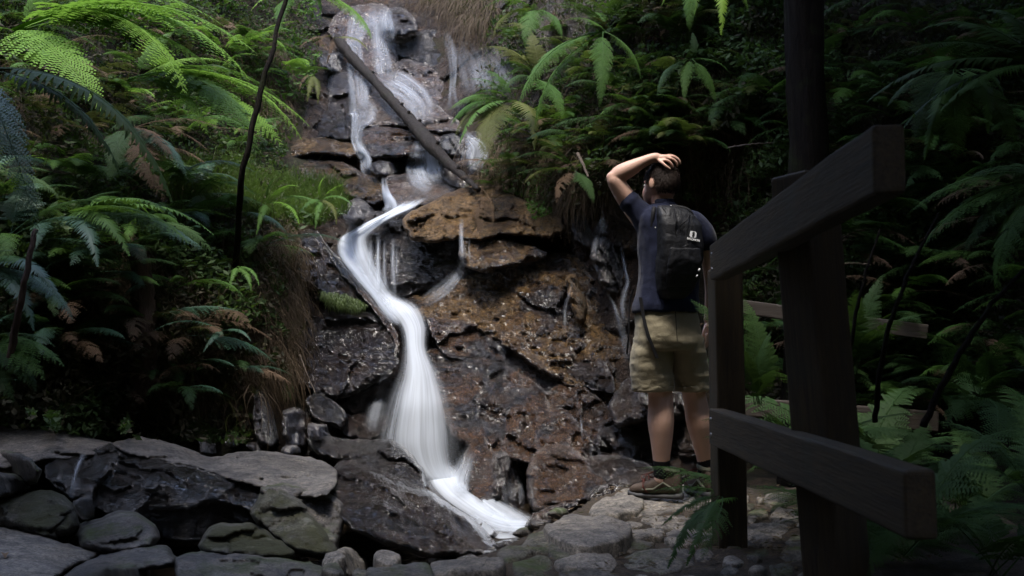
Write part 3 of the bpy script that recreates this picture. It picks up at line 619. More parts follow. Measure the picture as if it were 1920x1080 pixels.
rr = random.Random(404); placed = [np.mean(np.array(f[0]), 0) for f in FS]; prad = [max(np.ptp(np.array(f[0])[:, 0]), 1) / 2 for f in FS]
cnt = 0
for t in range(2500):
    x, y = rr.uniform(620, 1560), rr.uniform(930, 1110)
    w3 = on_plane(x, y, 0)
    if w3.x < .62 - (5.8 - w3.y) * .36 and w3.y > 3.85: continue
    r = rr.uniform(12, 40) * (y - 669) / 350
    if any(abs(x - c[0]) < (q_ + r) * .86 and abs(y - c[1]) < (q_ * .38 + r * .38) for c, q_ in zip(placed, prad)): continue
    placed.append(np.array([x, y])); prad.append(r)
    k = rr.randint(5, 7); a0 = rr.uniform(0, 6)
    po = [(x + r * math.cos(a0 + 6.283 * i / k) * rr.uniform(.8, 1.2), y + r * .42 * math.sin(a0 + 6.283 * i / k) * rr.uniform(.8, 1.2)) for i in range(k)]
    flagstone(po, rr.choice([M_flag, M_flagdark, M_flagdark]), 'small worn stone filling the gaps between the big flagstones of the path', rr.uniform(-.012, .01), 600 + t, 'small stones between the flagstones')
    cnt += 1
    if cnt > 120: break

for k, (x, y, r) in enumerate([(955, 1022, 24), (985, 1000, 18), (1012, 984, 20), (925, 1040, 20), (1048, 962, 16), (1125, 925, 16), (880, 1052, 22)]):
    rr = random.Random(k + 90); po = [(x + r * math.cos(a) * rr.uniform(1, 1.5), y + r * .6 * math.sin(a) * rr.uniform(.8, 1.15)) for a in [i * math.pi / 4 for i in range(8)]]
    g = on_plane(x, y + r * .6, -.1); dd = float((np.array(g) - CC) @ CF) - .06
    RK('stone', po, [(x, y - r, dd + .1), (x, y + r, dd - .03)], [M_wetdark, M_drydark, M_wetbrown][k % 3], 'damp stone along the rim between the path and the white stream', 'stone', edge=12, drop=.14, seed=260 + k, amp=.03, fac=.05, thick=.3, group='rim stones between path and stream')
# ================================================================== water
def water_mat():
    m, t, n, l, b = newmat('silky_white_water')
    n.remove(b)
    out = n['Material Output']
    uv = n.new('ShaderNodeUVMap').outputs[0]
    dn = n.new('ShaderNodeAttribute'); dn.attribute_name = 'dens'
    mp = n.new('ShaderNodeMapping'); mp.inputs['Scale'].default_value = (26, 0.9, 1); l.new(uv, mp.inputs[0])
    s1 = noise(n, l, mp.outputs[0], 1.0, 4, 0.6, 0.3)
    mp2 = n.new('ShaderNodeMapping'); mp2.inputs['Scale'].default_value = (7, 0.8, 1); l.new(uv, mp2.inputs[0])
    s2 = noise(n, l, mp2.outputs[0], 1.0, 3, 0.5, 0.2)
    st = mth(n, l, 'ADD', mth(n, l, 'MULTIPLY', s1.outputs[0], 0.6), mth(n, l, 'MULTIPLY', s2.outputs[0], 0.7))
    st = mapr(n, l, st, 0.42, 0.88, -0.30, 0.30)
    a = mth(n, l, 'ADD', dn.outputs['Fac'], mth(n, l, 'MULTIPLY', st, mapr(n, l, dn.outputs['Fac'], 0.0, 0.25, 0.0, 1.0)), clamp=True)
    a = mth(n, l, 'MULTIPLY', a, 0.88, clamp=True)
    df = n.new('ShaderNodeBsdfDiffuse'); df.inputs[0].default_value = (0.68, 0.73, 0.80, 1)
    tl = n.new('ShaderNodeBsdfTranslucent'); tl.inputs[0].default_value = (0.68, 0.73, 0.80, 1)
    tr = n.new('ShaderNodeBsdfTransparent')
    x = n.new('ShaderNodeMixShader'); x.inputs[0].default_value = 0.35; l.new(df.outputs[0], x.inputs[1]); l.new(tl.outputs[0], x.inputs[2])
    y = n.new('ShaderNodeMixShader'); l.new(a, y.inputs[0]); l.new(tr.outputs[0], y.inputs[1]); l.new(x.outputs[0], y.inputs[2])
    l.new(y.outputs[0], out.inputs[0])
    return m
M_water = water_mat()
# smoothed nearest-surface map for draping
def minf(B, r):
    o = B.copy()
    for dx in range(-r, r + 1):
        for dy in range(-r, r + 1):
            o = np.minimum(o, np.roll(np.roll(B, dy, 0), dx, 1))
    return o
def blur(B, k):
    for _ in range(k):
        B = (B + np.roll(B, 1, 0) + np.roll(B, -1, 0) + np.roll(B, 1, 1) + np.roll(B, -1, 1)) / 5
    return B
ZB_rock = blur(minf(ZB, 1), 3)
ZB_fall = blur(minf(ZB_A, 1), 3)
PYS = [0, 860, 890, 910, 930, 968, 985, 1010, 1100]; DPS = [7.0, 7.0, 6.85, 6.7, 6.55, 6.3, 6.1, 5.8, 5.5]
run = lambda px, py: np.interp(py, PYS, DPS)
def stream(path, label, off=0.05, bulge=0.05, seed=0, nacross=16, step=5, soft=0.35, B=None, name='waterfall', lift=0.0):
    """path: (px, py, half width px, density)"""
    pa = np.array(path, float); V = []; UV = []; DN = []
    # resample with Catmull-Rom
    out = []
    n = len(pa)
    for i in range(n - 1):
        p0, p1, p2_, p3 = pa[max(i - 1, 0)], pa[i], pa[i + 1], pa[min(i + 2, n - 1)]
        m = max(2, int(np.linalg.norm((p2_ - p1)[:2]) / step))
        for s in range(m):
            t = s / m
            out.append(0.5 * (2 * p1 + (p2_ - p0) * t + (2 * p0 - 5 * p1 + 4 * p2_ - p3) * t * t + (3 * p1 - p0 - 3 * p2_ + p3) * t ** 3))
    out.append(pa[-1]); a = np.array(out)
    tg = np.gradient(a[:, :2], axis=0); tg /= np.linalg.norm(tg, axis=1)[:, None] + 1e-9
    nm = np.stack([-tg[:, 1], tg[:, 0]], 1)
    # keep the cross direction mostly level for falling water
    u = np.linspace(-1, 1, nacross + 1)
    px = a[:, 0][:, None] + nm[:, 0][:, None] * u * a[:, 2][:, None]
    py = a[:, 1][:, None] + nm[:, 1][:, None] * u * a[:, 2][:, None] * 0.9
    d = B(px, py) if callable(B) else zget(px, py, ZB_fall if B is None else B)
    for _ in range(4):
        d[1:-1] = (d[:-2] + d[1:-1] * 2 + d[2:]) / 4
        d[:, 1:-1] = (d[:, :-2] + d[:, 1:-1] * 2 + d[:, 2:]) / 4
    d = d - off - bulge * (1 - u[None] ** 2) - lift
    V = PP(px, py, d)
    cl = np.r_[0, np.cumsum(np.linalg.norm(np.diff(V[:, nacross // 2], axis=0), axis=1))]
    Hh, Ww = px.shape
    idx = np.arange(Hh * Ww).reshape(Hh, Ww)
    q = np.stack([idx[:-1, :-1], idx[1:, :-1], idx[1:, 1:], idx[:-1, 1:]], -1).reshape(-1, 4)
    me = mesh(name, V.reshape(-1, 3), q)
    ends = np.clip(np.minimum(np.arange(Hh), np.arange(Hh)[::-1]) / 6.0, 0, 1)
    ed = np.clip((1 - np.abs(u)) / soft, 0, 1); ed = ed * ed * (3 - 2 * ed)
    dn = (a[:, 3][:, None] * ed[None] * ends[:, None]).ravel()
    at = me.attributes.new('dens', 'FLOAT', 'POINT'); at.data.foreach_set('value', dn.astype(np.float32))
    uvl = me.uv_layers.new(name='UVMap')
    wid = (a[:, 2] / 60.0)
    Uc = (u[None] * 0.5 * np.ones((Hh, 1)) * max(0.15, float(a[:, 2].mean()) / 60) + seed * 3.7); Vc = cl[:, None] * np.ones((1, Ww)) + seed * 1.3
    uvs = np.stack([Uc.ravel(), Vc.ravel()], 1)
    li = np.zeros(len(me.loops), np.int32); me.loops.foreach_get('vertex_index', li)
    uvl.data.foreach_set('uv', uvs[li].ravel().astype(np.float32))
    return tag(link(name, me, M_water), label, None, None, 'structure')
stream([(690, 14, 32, 0.10), (676, 40, 27, 0.20), (664, 75, 17, 0.25), (665, 110, 18, 0.25), (672, 160, 21, 0.25), (674, 205, 21, 0.30)], None, seed=1)
stream([(668, 190, 20, 0.30), (680, 212, 30, 0.35), (672, 235, 15, 0.28), (668, 262, 11, 0.28), (676, 282, 12, 0.41), (686, 300, 12, 0.48), (686, 318, 11, 0.41), (700, 326, 12, 0.16)], None, seed=2)
stream([(716, 10, 27, 0.12), (712, 30, 22, 0.25), (710, 70, 17, 0.28), (716, 110, 20, 0.30), (722, 150, 20, 0.23)], None, seed=3)
stream([(722, 10, 12, 0.16), (728, 60, 15, 0.20), (732, 100, 12, 0.16)], None, seed=31)
stream([(715, 140, 12, 0.16), (735, 155, 32, 0.28), (765, 172, 32, 0.28), (785, 200, 32, 0.18), (790, 240, 22, 0.10)], None, seed=4)
stream([(730, 150, 25, 0.16), (755, 190, 35, 0.10), (768, 230, 30, 0.06)], None, seed=41)
stream([(830, 60, 12, 0.07), (845, 90, 11, 0.18), (850, 130, 8, 0.18), (848, 170, 7, 0.20), (850, 205, 15, 0.16)], None, seed=5)
stream([(900, 92, 27, 0.10), (915, 120, 40, 0.14), (925, 150, 45, 0.16), (925, 185, 37, 0.07)], None, seed=6)
stream([(860, 80, 20, 0.06), (885, 130, 32, 0.10), (895, 180, 30, 0.06)], None, seed=61)
stream([(800, 262, 11, 0.20), (794, 278, 25, 0.38), (795, 300, 30, 0.35), (800, 322, 32, 0.38), (808, 340, 30, 0.28), (818, 352, 20, 0.20)], None, seed=7, lift=.1)
stream([(775, 285, 7, 0.16), (770, 310, 10, 0.16), (785, 335, 25, 0.18), (812, 350, 25, 0.25)], None, seed=71, lift=.08)
stream([(866, 246, 10, 0.25), (880, 262, 12, 0.41), (893, 278, 22, 0.43), (890, 300, 27, 0.35), (886, 325, 17, 0.23)], None, seed=8, lift=.1)
stream([(905, 266, 7, 0.20), (908, 285, 12, 0.20), (902, 305, 10, 0.16)], None, seed=81, lift=.08)
stream([(720, 332, 6, .6), (721, 350, 7, .8), (726, 368, 10, .9), (734, 386, 14, .9), (728, 402, 16, .8)], None, seed=9)
def sheet(L, Rr, dens, seed=0, nac=24, n=70, off=.08, bulge=.03, soft=.2, B=None, softr=None, name='waterfall', sm=4):
    """a sheet of water between a left and a right bank line; dens = rows of (left, middle, right) densities"""
    def rs(a, n):
        a = np.array(a, float); m = len(a) - 1; out = []
        for i in range(n + 1):
            t = i / n * m; k = min(int(t), m - 1); f = t - k
            p0, p1, p2_, p3 = a[max(k - 1, 0)], a[k], a[k + 1], a[min(k + 2, m)]
            out.append(0.5 * (2 * p1 + (p2_ - p0) * f + (2 * p0 - 5 * p1 + 4 * p2_ - p3) * f * f + (3 * p1 - p0 - 3 * p2_ + p3) * f ** 3))
        return np.array(out)
    a, b_, dd = rs(L, n), rs(Rr, n), rs(dens, n)
    u = np.linspace(0, 1, nac + 1)
    px = a[:, 0][:, None] * (1 - u) + b_[:, 0][:, None] * u; py = a[:, 1][:, None] * (1 - u) + b_[:, 1][:, None] * u
    d = B(px, py) if callable(B) else zget(px, py, ZB_fall if B is None else B)
    for _ in range(sm):
        d[1:-1] = (d[:-2] + d[1:-1] * 2 + d[2:]) / 4
        d[:, 1:-1] = (d[:, :-2] + d[:, 1:-1] * 2 + d[:, 2:]) / 4
    d = d - off - bulge * (1 - (2 * u[None] - 1) ** 2)
    V = PP(px, py, d); cl = np.r_[0, np.cumsum(np.linalg.norm(np.diff(V[:, nac // 2], axis=0), axis=1))]
    Hh, Ww = px.shape; idx = np.arange(Hh * Ww).reshape(Hh, Ww)
    q = np.stack([idx[:-1, :-1], idx[1:, :-1], idx[1:, 1:], idx[:-1, 1:]], -1).reshape(-1, 4)
    me = mesh(name, V.reshape(-1, 3), q)
    dn = np.where(u[None] < .5, dd[:, 0:1] + (dd[:, 1:2] - dd[:, 0:1]) * u[None] * 2, dd[:, 1:2] + (dd[:, 2:3] - dd[:, 1:2]) * (u[None] * 2 - 1))
    s2 = softr or soft
    ed = np.clip(u / soft, 0, 1) * np.clip((1 - u) / s2, 0, 1); ed = ed * ed * (3 - 2 * ed)
    ends = np.clip(np.minimum(np.arange(Hh), np.arange(Hh)[::-1]) / 7.0, 0, 1)
    dn = dn * ed[None] * ends[:, None]
    at = me.attributes.new('dens', 'FLOAT', 'POINT'); at.data.foreach_set('value', dn.ravel().astype(np.float32))
    uvl = me.uv_layers.new(name='UVMap'); wm = float(np.mean(b_[:, 0] - a[:, 0])) / 120
    uvs = np.stack([(u[None] * wm * np.ones((Hh, 1)) + seed * 3.7).ravel(), (cl[:, None] * np.ones((1, Ww)) + seed * 1.3).ravel()], 1)
    li = np.zeros(len(me.loops), np.int32); me.loops.foreach_get('vertex_index', li)
    uvl.data.foreach_set('uv', uvs[li].ravel().astype(np.float32))
    return tag(link(name, me, M_water), None, None, None, 'structure')
FL = [(752, 378), (722, 398), (690, 414), (660, 430), (633, 447), (630, 476), (656, 514), (690, 552), (716, 588), (736, 612)]
FR = [(812, 368), (782, 388), (752, 402), (724, 420), (700, 446), (712, 480), (728, 520), (744, 552), (780, 572), (806, 600)]
sheet(FL, FR, [(.5, .6, .4), (.9, 1, .9), (1, 1, .95), (1.1, 1.1, .9), (1.0, .95, .6), (1.1, .85, .45), (1.2, .85, .35), (1.2, 1, .5), (1.2, 1.1, .8), (1, 1, .8)], 10, soft=.2, softr=.4, sm=16, n=90)
sheet([(p[0] + 2, p[1] + 2) for p in FL], [(l_[0] * .45 + r_[0] * .55, l_[1] * .45 + r_[1] * .55) for l_, r_ in zip(FL, FR)], [(.2, .3, .2), (.6, .8, .4), (.8, 1, .5), (1, 1, .5), (1, 1, .4), (1, 1.1, .4), (1, 1.1, .4), (1, 1.1, .5), (1, 1, .5), (.6, .6, .3)], 11, off=.12, soft=.4, softr=.6, sm=16)
for k, (x, y0, y1, hw, dn) in enumerate([(710, 440, 555, 6, .45), (722, 450, 560, 5, .25), (738, 446, 562, 6, .38), (745, 452, 540, 4, .2), (696, 450, 540, 6, .3), (866, 410, 500, 6, .35), (881, 446, 500, 3, .3)]):
    stream([(x, y0, hw, dn * .8), (x - 1, (y0 + y1) / 2, hw, dn), (x + 2, y1, hw * 1.4, dn * .6)], None, seed=11 + k, nacross=6, soft=.9, lift=.05)
stream([(866, 490, 9, .3), (858, 515, 13, .28), (838, 535, 16, .2), (812, 555, 16, .14), (790, 572, 12, .08)], None, seed=20)
# main drop
ML = [(690, 548), (716, 580), (744, 612), (752, 645), (744, 695), (724, 742), (708, 788), (700, 830), (722, 872), (770, 905)]
MR = [(756, 552), (794, 578), (806, 612), (806, 658), (830, 704), (850, 750), (862, 800), (870, 848), (874, 885), (880, 915)]
sheet(ML, MR, [(.0, .0, .0), (.7, .8, .6), (1, 1, .9), (.9, 1, .9), (.7, 1, .75), (.75, 1, .85), (.6, .9, .75), (.5, .82, .68), (.5, .82, .6), (.6, .85, .6)], 21, off=.0, bulge=.10, soft=.36, nac=30, sm=14, n=100, B=lambda px, py: np.interp(py, [540, 575, 620, 700, 760, 830, 900], [7.85, 7.68, 7.48, 7.16, 6.98, 6.86, 6.78]))
stream([(722, 700, 10, .1), (715, 740, 18, .22), (705, 780, 24, .22), (700, 812, 22, .15)], None, seed=24, soft=1)
# froth at the foot and the run-out
stream([(812, 868, 26, .5), (826, 890, 40, .95), (838, 910, 38, .92), (858, 930, 34, .88), (885, 950, 30, .8), (915, 968, 26, .7), (950, 980, 24, .6), (985, 982, 20, .6), (1008, 980, 14, .35)], None, off=.0, bulge=.05, seed=25, soft=.8, nacross=20, lift=.05, name='stream', B=run)
stream([(880, 960, 14, .4), (905, 985, 20, .5), (930, 1002, 18, .5), (958, 1006, 14, .5), (985, 996, 12, .35)], None, off=.06, seed=26, soft=.9, lift=.02, name='stream', B=run)
stream([(940, 985, 20, .5), (975, 990, 20, .45), (1000, 975, 14, .35)], None, off=.05, seed=261, soft=.9, name='stream', B=run)
stream([(905, 955, 14, .4), (935, 972, 16, .6), (965, 972, 14, .5)], None, off=.05, seed=262, soft=.9, name='stream', B=run)
stream([(885, 830, 14, .1), (872, 870, 22, .35), (862, 900, 24, .5), (868, 925, 20, .5)], None, off=.1, seed=27, soft=1, lift=.1, B=run)
stream([(948, 898, 10, .5), (952, 915, 14, .45), (955, 935, 16, .35), (958, 958, 18, .3)], None, seed=28, B=ZB_rock, lift=.05, soft=.8)
stream([(975, 905, 6, .2), (978, 930, 8, .22), (980, 955, 8, .2)], None, seed=281, B=ZB_rock, lift=.05, soft=.9)
sheet([(835, 900), (862, 938), (890, 972), (915, 1000), (935, 1016)], [(880, 905), (935, 935), (985, 958), (1012, 975), (1008, 1000)], [(.9, .9, .5), (.8, .8, .5), (.6, .75, .5), (.5, .65, .4), (.3, .5, .2)], 263, off=.02, bulge=.03, soft=.3, nac=30, B=run, name='stream')
# small right-hand fall
stream([(1130, 392, 3, .3), (1130, 408, 5, .55), (1129, 425, 12, .5), (1126, 440, 17, .35)], None, seed=29, B=ZB_rock, lift=.05)
stream([(1122, 440, 6, .3), (1116, 462, 7, .3), (1114, 480, 7, .18)], None, seed=291, B=ZB_rock, soft=.9)
stream([(1160, 450, 3, .3), (1167, 472, 4, .4), (1172, 500, 5, .45), (1178, 530, 6, .5), (1172, 548, 8, .3), (1168, 575, 8, .3), (1172, 610, 9, .25)], None, seed=292, B=ZB_rock, soft=.8)
stream([(1134, 548, 3, .25), (1150, 570, 5, .3), (1160, 600, 7, .35), (1172, 640, 10, .25), (1180, 680, 12, .12)], None, seed=293, B=ZB_rock, soft=.8)
stream([(1076, 520, 3, .25), (1068, 550, 4, .3), (1060, 575, 4, .3), (1060, 620, 4, .15)], None, seed=294, B=ZB_rock, soft=.8)
stream([(1089, 775, 2, .3), (1091, 800, 3, .4), (1092, 826, 3, .3)], None, seed=295, B=ZB_rock, soft=.8)
# trickle over the dark slab
stream([(162, 842, 12, .25), (156, 856, 9, .4), (146, 875, 6, .45), (138, 905, 7, .35), (133, 935, 9, .28)], None, seed=30, soft=.9, lift=.02, B=ZB_rock)
def pool():
    m, t, n, l, b = newmat('pool_water')
    co = n.new('ShaderNodeTexCoord').outputs['Object']
    b.inputs['Base Color'].default_value = (0.02, 0.015, 0.01, 1); b.inputs['Roughness'].default_value = 0.06
    c = noise(n, l, co, 6, 3, 0.5); bp = n.new('ShaderNodeBump'); bp.inputs['Strength'].default_value = 0.4; bp.inputs['Distance'].default_value = 0.05
    l.new(c.outputs[0], bp.inputs['Height']); l.new(bp.outputs[0], b.inputs['Normal'])
    X, Y = np.meshgrid(np.linspace(-3.2, 0.75, 60), np.linspace(3.9, 7.4, 60))
    Z = -0.29 + 0 * X
    idx = np.arange(3600).reshape(60, 60)
    q = np.stack([idx[:-1, :-1], idx[:-1, 1:], idx[1:, 1:], idx[1:, :-1]], -1).reshape(-1, 4)
    tag(link('pool_water', mesh('pool_water', np.stack([X.ravel(), Y.ravel(), Z.ravel()], 1), q), m), kind='structure')
pool()
# ================================================================== plants
def leaf_mat(name, c1, c2, trans=0.3, rough=0.6, spec=0.16, island=False):
    m, t, n, l, b = newmat(name)
    oi = n.new('ShaderNodeObjectInfo'); co = n.new('ShaderNodeTexCoord').outputs['Object']
    nz = noise(n, l, co, 3.0, 3, 0.6)
    ge = n.new('ShaderNodeNewGeometry')
    rnd = ge.outputs['Random Per Island'] if island else oi.outputs['Random']
    f = mth(n, l, 'ADD', mth(n, l, 'MULTIPLY', rnd, 0.6), mth(n, l, 'MULTIPLY', nz.outputs[0], 0.5), clamp=True)
    col = mixc(n, l, f, c1, c2)
    l.new(col, b.inputs['Base Color']); b.inputs['Roughness'].default_value = rough; b.inputs['Specular IOR Level'].default_value = spec
    tr = n.new('ShaderNodeBsdfTranslucent'); l.new(mixc(n, l, 0.5, col, (0.14, 0.26, 0.03), 'MIX'), tr.inputs[0])
    x = n.new('ShaderNodeMixShader'); x.inputs[0].default_value = trans
    l.new(b.outputs[0], x.inputs[1]); l.new(tr.outputs[0], x.inputs[2]); l.new(x.outputs[0], n['Material Output'].inputs[0])
    return m
L_sunlit = leaf_mat('sunlit_fern_leaf', (0.12, 0.25, 0.035), (0.20, 0.34, 0.05), 0.4)  # sunlit look of the brightest fronds put into a raised leaf colour
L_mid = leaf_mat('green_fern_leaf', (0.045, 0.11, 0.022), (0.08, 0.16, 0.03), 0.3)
L_dark = leaf_mat('shaded_fern_leaf', (0.02, 0.05, 0.016), (0.045, 0.09, 0.022), 0.25)  # darker copy of the fern leaf, bank shade put into its colour
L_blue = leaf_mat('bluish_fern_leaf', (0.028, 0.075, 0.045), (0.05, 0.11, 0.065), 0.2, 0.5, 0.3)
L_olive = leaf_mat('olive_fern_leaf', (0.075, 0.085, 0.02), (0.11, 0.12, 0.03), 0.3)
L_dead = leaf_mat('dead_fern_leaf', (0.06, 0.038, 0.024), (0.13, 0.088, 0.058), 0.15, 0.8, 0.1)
L_under = leaf_mat('undergrowth_leaf', (0.014, 0.032, 0.01), (0.06, 0.10, 0.028), 0.25, 0.6, 0.2, True)
L_underd = leaf_mat('dull_undergrowth_leaf', (0.014, 0.016, 0.008), (0.06, 0.05, 0.028), 0.15, 0.7, 0.2, True)
L_straw = leaf_mat('dead_grass', (0.03, 0.019, 0.011), (0.11, 0.075, 0.045), 0.15, 0.7, 0.2, True)
L_grass = leaf_mat('green_grass', (0.04, 0.07, 0.02), (0.11, 0.15, 0.04), 0.3, 0.5, 0.3, True)
def bark_mat(name, c1, c2, rough=0.8, sc=1.0, bump=0.8, spec=0.3):
    m, t, n, l, b = newmat(name)
    co = n.new('ShaderNodeTexCoord').outputs['Object']
    mp = n.new('ShaderNodeMapping'); mp.inputs['Scale'].default_value = (9 * sc, 9 * sc, 1.6 * sc); l.new(co, mp.inputs[0])
    a = noise(n, l, mp.outputs[0], 3, 6, 0.7, 0.8); g = noise(n, l, co, 6, 3)
    col = mixc(n, l, mapr(n, l, a.outputs[0], .3, .7, 0, 1), c1, c2)
    col = mixc(n, l, mapr(n, l, g.outputs[0], .55, .75, 0, .5), col, (0.03, 0.04, 0.014))
    l.new(col, b.inputs['Base Color']); b.inputs['Roughness'].default_value = rough; b.inputs['Specular IOR Level'].default_value = spec
    bp = n.new('ShaderNodeBump'); bp.inputs['Strength'].default_value = bump; bp.inputs['Distance'].default_value = 0.03
    l.new(a.outputs[0], bp.inputs['Height']); l.new(bp.outputs[0], b.inputs['Normal'])
    return m
B_dark = bark_mat('dark_bark', (0.004, 0.003, 0.003), (0.018, 0.014, 0.010), 0.9, 1.3, 1.0, .1)
B_log = bark_mat('weathered_log', (0.006, 0.005, 0.004), (0.024, 0.016, 0.012), 0.6, 1.2, 1.0, 0.25)
B_brown = bark_mat('brown_bark', (0.03, 0.018, 0.012), (0.09, 0.055, 0.038))
B_twig = bark_mat('pale_twig', (0.06, 0.045, 0.032), (0.16, 0.125, 0.095))
def frond_mesh(name, pairs, bip, width, arch, seed, mat, curl=0.25, ragged=0.1, stipe=0.16, sweep=0.35, thick=0.006):
    """a frond whose chord runs from the origin to (0,1,0), arching up in z"""
    rr = random.Random(seed); V = []; F = []
    def rach(t):
        return Vector((0.04 * math.sin(3 * t + seed), t, arch * 4 * t * (1 - t) * (0.85 + .3 * t)))
    N = 14
    for i in range(N + 1):
        t = i / N; p = rach(t); r = thick * (1 - 0.85 * t)
        for a in range(3):
            an = a * 2.094; V.append(p + Vector((math.cos(an) * r, 0, math.sin(an) * r)))
    for i in range(N):
        for a in range(3):
            b_ = (a + 1) % 3; F.append((i * 3 + a, i * 3 + b_, i * 3 + 3 + b_, i * 3 + 3 + a))
    for k in range(pairs):
        t = stipe + (1 - stipe) * ((k + 0.5) / pairs) ** 0.92
        u = (t - stipe) / (1 - stipe)
        sh = min(1.0, 0.45 + u / 0.22) * (1 - u) ** 0.72
        p = rach(t); tg = (rach(min(1, t + .02)) - rach(t - .02)).normalized()
        for sd in (-1, 1):
            if rr.random() < ragged: continue
            ln = width * sh * rr.uniform(0.85, 1.1) + 0.008
            sw = sweep + 0.5 * u + rr.uniform(-.1, .1)
            X = Vector((sd, 0, 0)) * math.cos(sw) + tg * math.sin(sw)
            up = X.cross(tg) * sd; up = up if up.z > 0 else -up
            dr = rr.uniform(.5, 1.4) * curl
            def pin(s):
                return p + X * (ln * s) - up * (dr * ln * s * s) 
            if not bip:
                w0 = (1 - stipe) / pairs * 0.43 + 0.003
                prev = None
                for s in (0, .3, .65, 1.0):
                    c = pin(s); w1 = w0 * (1 - s ** 2.2) + 0.0006
                    V += [c - tg * w1, c + tg * w1]; i = len(V)
                    if s: F.append((i - 4, i - 2, i - 1, i - 3))
            else:
                npn = max(4, int(bip * (0.35 + 0.65 * sh)))
                Yv = (X.cross(up)).normalized()
                for q_ in range(npn):
                    s = (q_ + 0.6) / npn; c = pin(s); pl = ln * 0.2 * (1 - s) ** 0.6 + ln * .03; hw = ln / npn * 0.46
                    for s2 in (-1, 1):
                        dv = (Yv * s2 + X * 0.45).normalized() * pl - up * pl * rr.uniform(0, .35)
                        V += [c - X * hw * .6, c + dv * .55 - X * hw * .8, c + dv, c + dv * .5 + X * hw, c + X * hw * .7]
                        i = len(V); F.append((i - 5, i - 4, i - 3, i - 2, i - 1) if s2 > 0 else (i - 1, i - 2, i - 3, i - 4, i - 5))
    me = mesh(name, [tuple(v) for v in V], F)
    me.materials.append(mat)
    return me
FM = {}
for nm, mt in (('bright', L_sunlit), ('mid', L_mid), ('dark', L_dark), ('blue', L_blue), ('olive', L_olive), ('dead', L_dead)):
    dd = nm == 'dead'
    FM[nm] = [frond_mesh('frond', 32, 14, 0.22, 0.13, 1, mt, .3, .02 if not dd else .3),
              frond_mesh('frond', 28, 13, 0.25, 0.18, 2, mt, .45, .05 if not dd else .3),
              frond_mesh('frond', 36, 0, 0.15, 0.15, 3, mt, .35, .04 if not dd else .25),
              frond_mesh('frond', 26, 11, 0.19, 0.10, 4, mt, .6, .08 if not dd else .35, .25)]
def put_frond(root, base, tip, me, roll=0.0, face=None, wid=1.0):
    """stretch a frond mesh between two world points, its upper side turned up (or to 'face')"""
    ch = tip - base; L = ch.length
    y = ch.normalized(); up = Vector(face) if face else Vector((0, -0.25, 1))
    x = y.cross(up)
    if x.length < 1e-3: x = Vector((1, 0, 0))
    x.normalize(); z = x.cross(y)
    M = Matrix((x, y, z)).transposed()
    M = M @ Matrix.Rotation(roll, 3, 'Y')
    M4 = M.to_4x4() @ Matrix.Scale(L, 4) @ Matrix.Diagonal((wid, 1, 1, 1))
    M4.translation = base - root.location
    o = bpy.data.objects.new('frond', me)
    COL.objects.link(o); o.parent = root; o.matrix_basis = M4
    return o
def fern(base, tips, kinds, label, group=None, var=(0, 1, 3), seed=0, cat='fern', name='fern', face=None, roll=.25, wid=1.0):
    rr = random.Random(seed)
    root = empty(name, base); tag(root, label, cat, group)
    for t in tips:
        k = rr.choice(kinds)
        put_frond(root, Vector(base), Vector(t), FM[k][rr.choice(var)], rr.uniform(-roll, roll), face, wid * rr.uniform(.8, 1.1))
    return root
def auto_tips(base, n, L, rr, toward=(0, -1, 0), spread=1.0, lift=0.15, droop=0.25):
    out = []
    tw = Vector(toward)
    a0 = rr.uniform(0, 6.28)
    for i in range(n):
        a = a0 + i * 6.283 / n + rr.uniform(-.35, .35)
        dirv = Vector((math.cos(a), math.sin(a), 0)) * spread + tw * 0.55
        dirv.z += rr.uniform(lift - .25, lift + .3)
        dirv = dirv.normalized() * L * rr.uniform(.7, 1.15)
        dirv.z -= droop * L * rr.uniform(.3, 1.2)
        out.append(base + dirv)
    return out
def at(px, py, off=0.1):
    return P(px, py, float(zget(px, py)) - off)
# ---- hand placed ferns, left side
def hero(base, tips, kinds, label, **k):
    d0 = base[2]
    return fern(P(*base), [P(*t) for t in tips], kinds, label, **k)
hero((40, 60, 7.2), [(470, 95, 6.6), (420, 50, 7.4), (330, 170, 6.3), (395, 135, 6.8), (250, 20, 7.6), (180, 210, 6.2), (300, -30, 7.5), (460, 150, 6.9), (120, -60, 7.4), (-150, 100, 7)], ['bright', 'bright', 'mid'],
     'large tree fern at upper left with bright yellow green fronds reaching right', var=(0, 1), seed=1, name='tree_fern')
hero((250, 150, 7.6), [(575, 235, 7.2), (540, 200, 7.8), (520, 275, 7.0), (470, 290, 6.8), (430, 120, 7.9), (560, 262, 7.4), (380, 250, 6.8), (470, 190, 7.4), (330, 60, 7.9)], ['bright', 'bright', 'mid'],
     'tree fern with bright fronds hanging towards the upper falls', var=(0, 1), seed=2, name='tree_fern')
hero((-40, 130, 4.6), [(320, 378, 4.1), (225, 330, 4.4), (60, 440, 3.9), (-100, 350, 4)], ['dark', 'blue', 'dark'],
     'fern at the left edge with one long blue green frond pointing down right', var=(2, 0), seed=3, wid=.6)
hero((120, 410, 6.1), [(330, 410, 5.8), (345, 455, 5.6), (300, 385, 6.1), (370, 470, 5.8), (240, 480, 5.5), (180, 500, 5.5), (60, 470, 5.6), (230, 360, 6.2), (400, 440, 6.0)], ['mid', 'blue', 'mid'],
     'fern with level green fronds in the middle of the left bank', var=(0, 2), seed=4)
hero((-30, 500, 5.0), [(60, 520, 4.7), (110, 560, 4.6), (130, 600, 4.7), (60, 620, 4.6), (20, 470, 4.9), (40, 440, 5.0)], ['blue', 'mid'],
     'blue green fern at the left edge halfway down', var=(0, 2), seed=5)
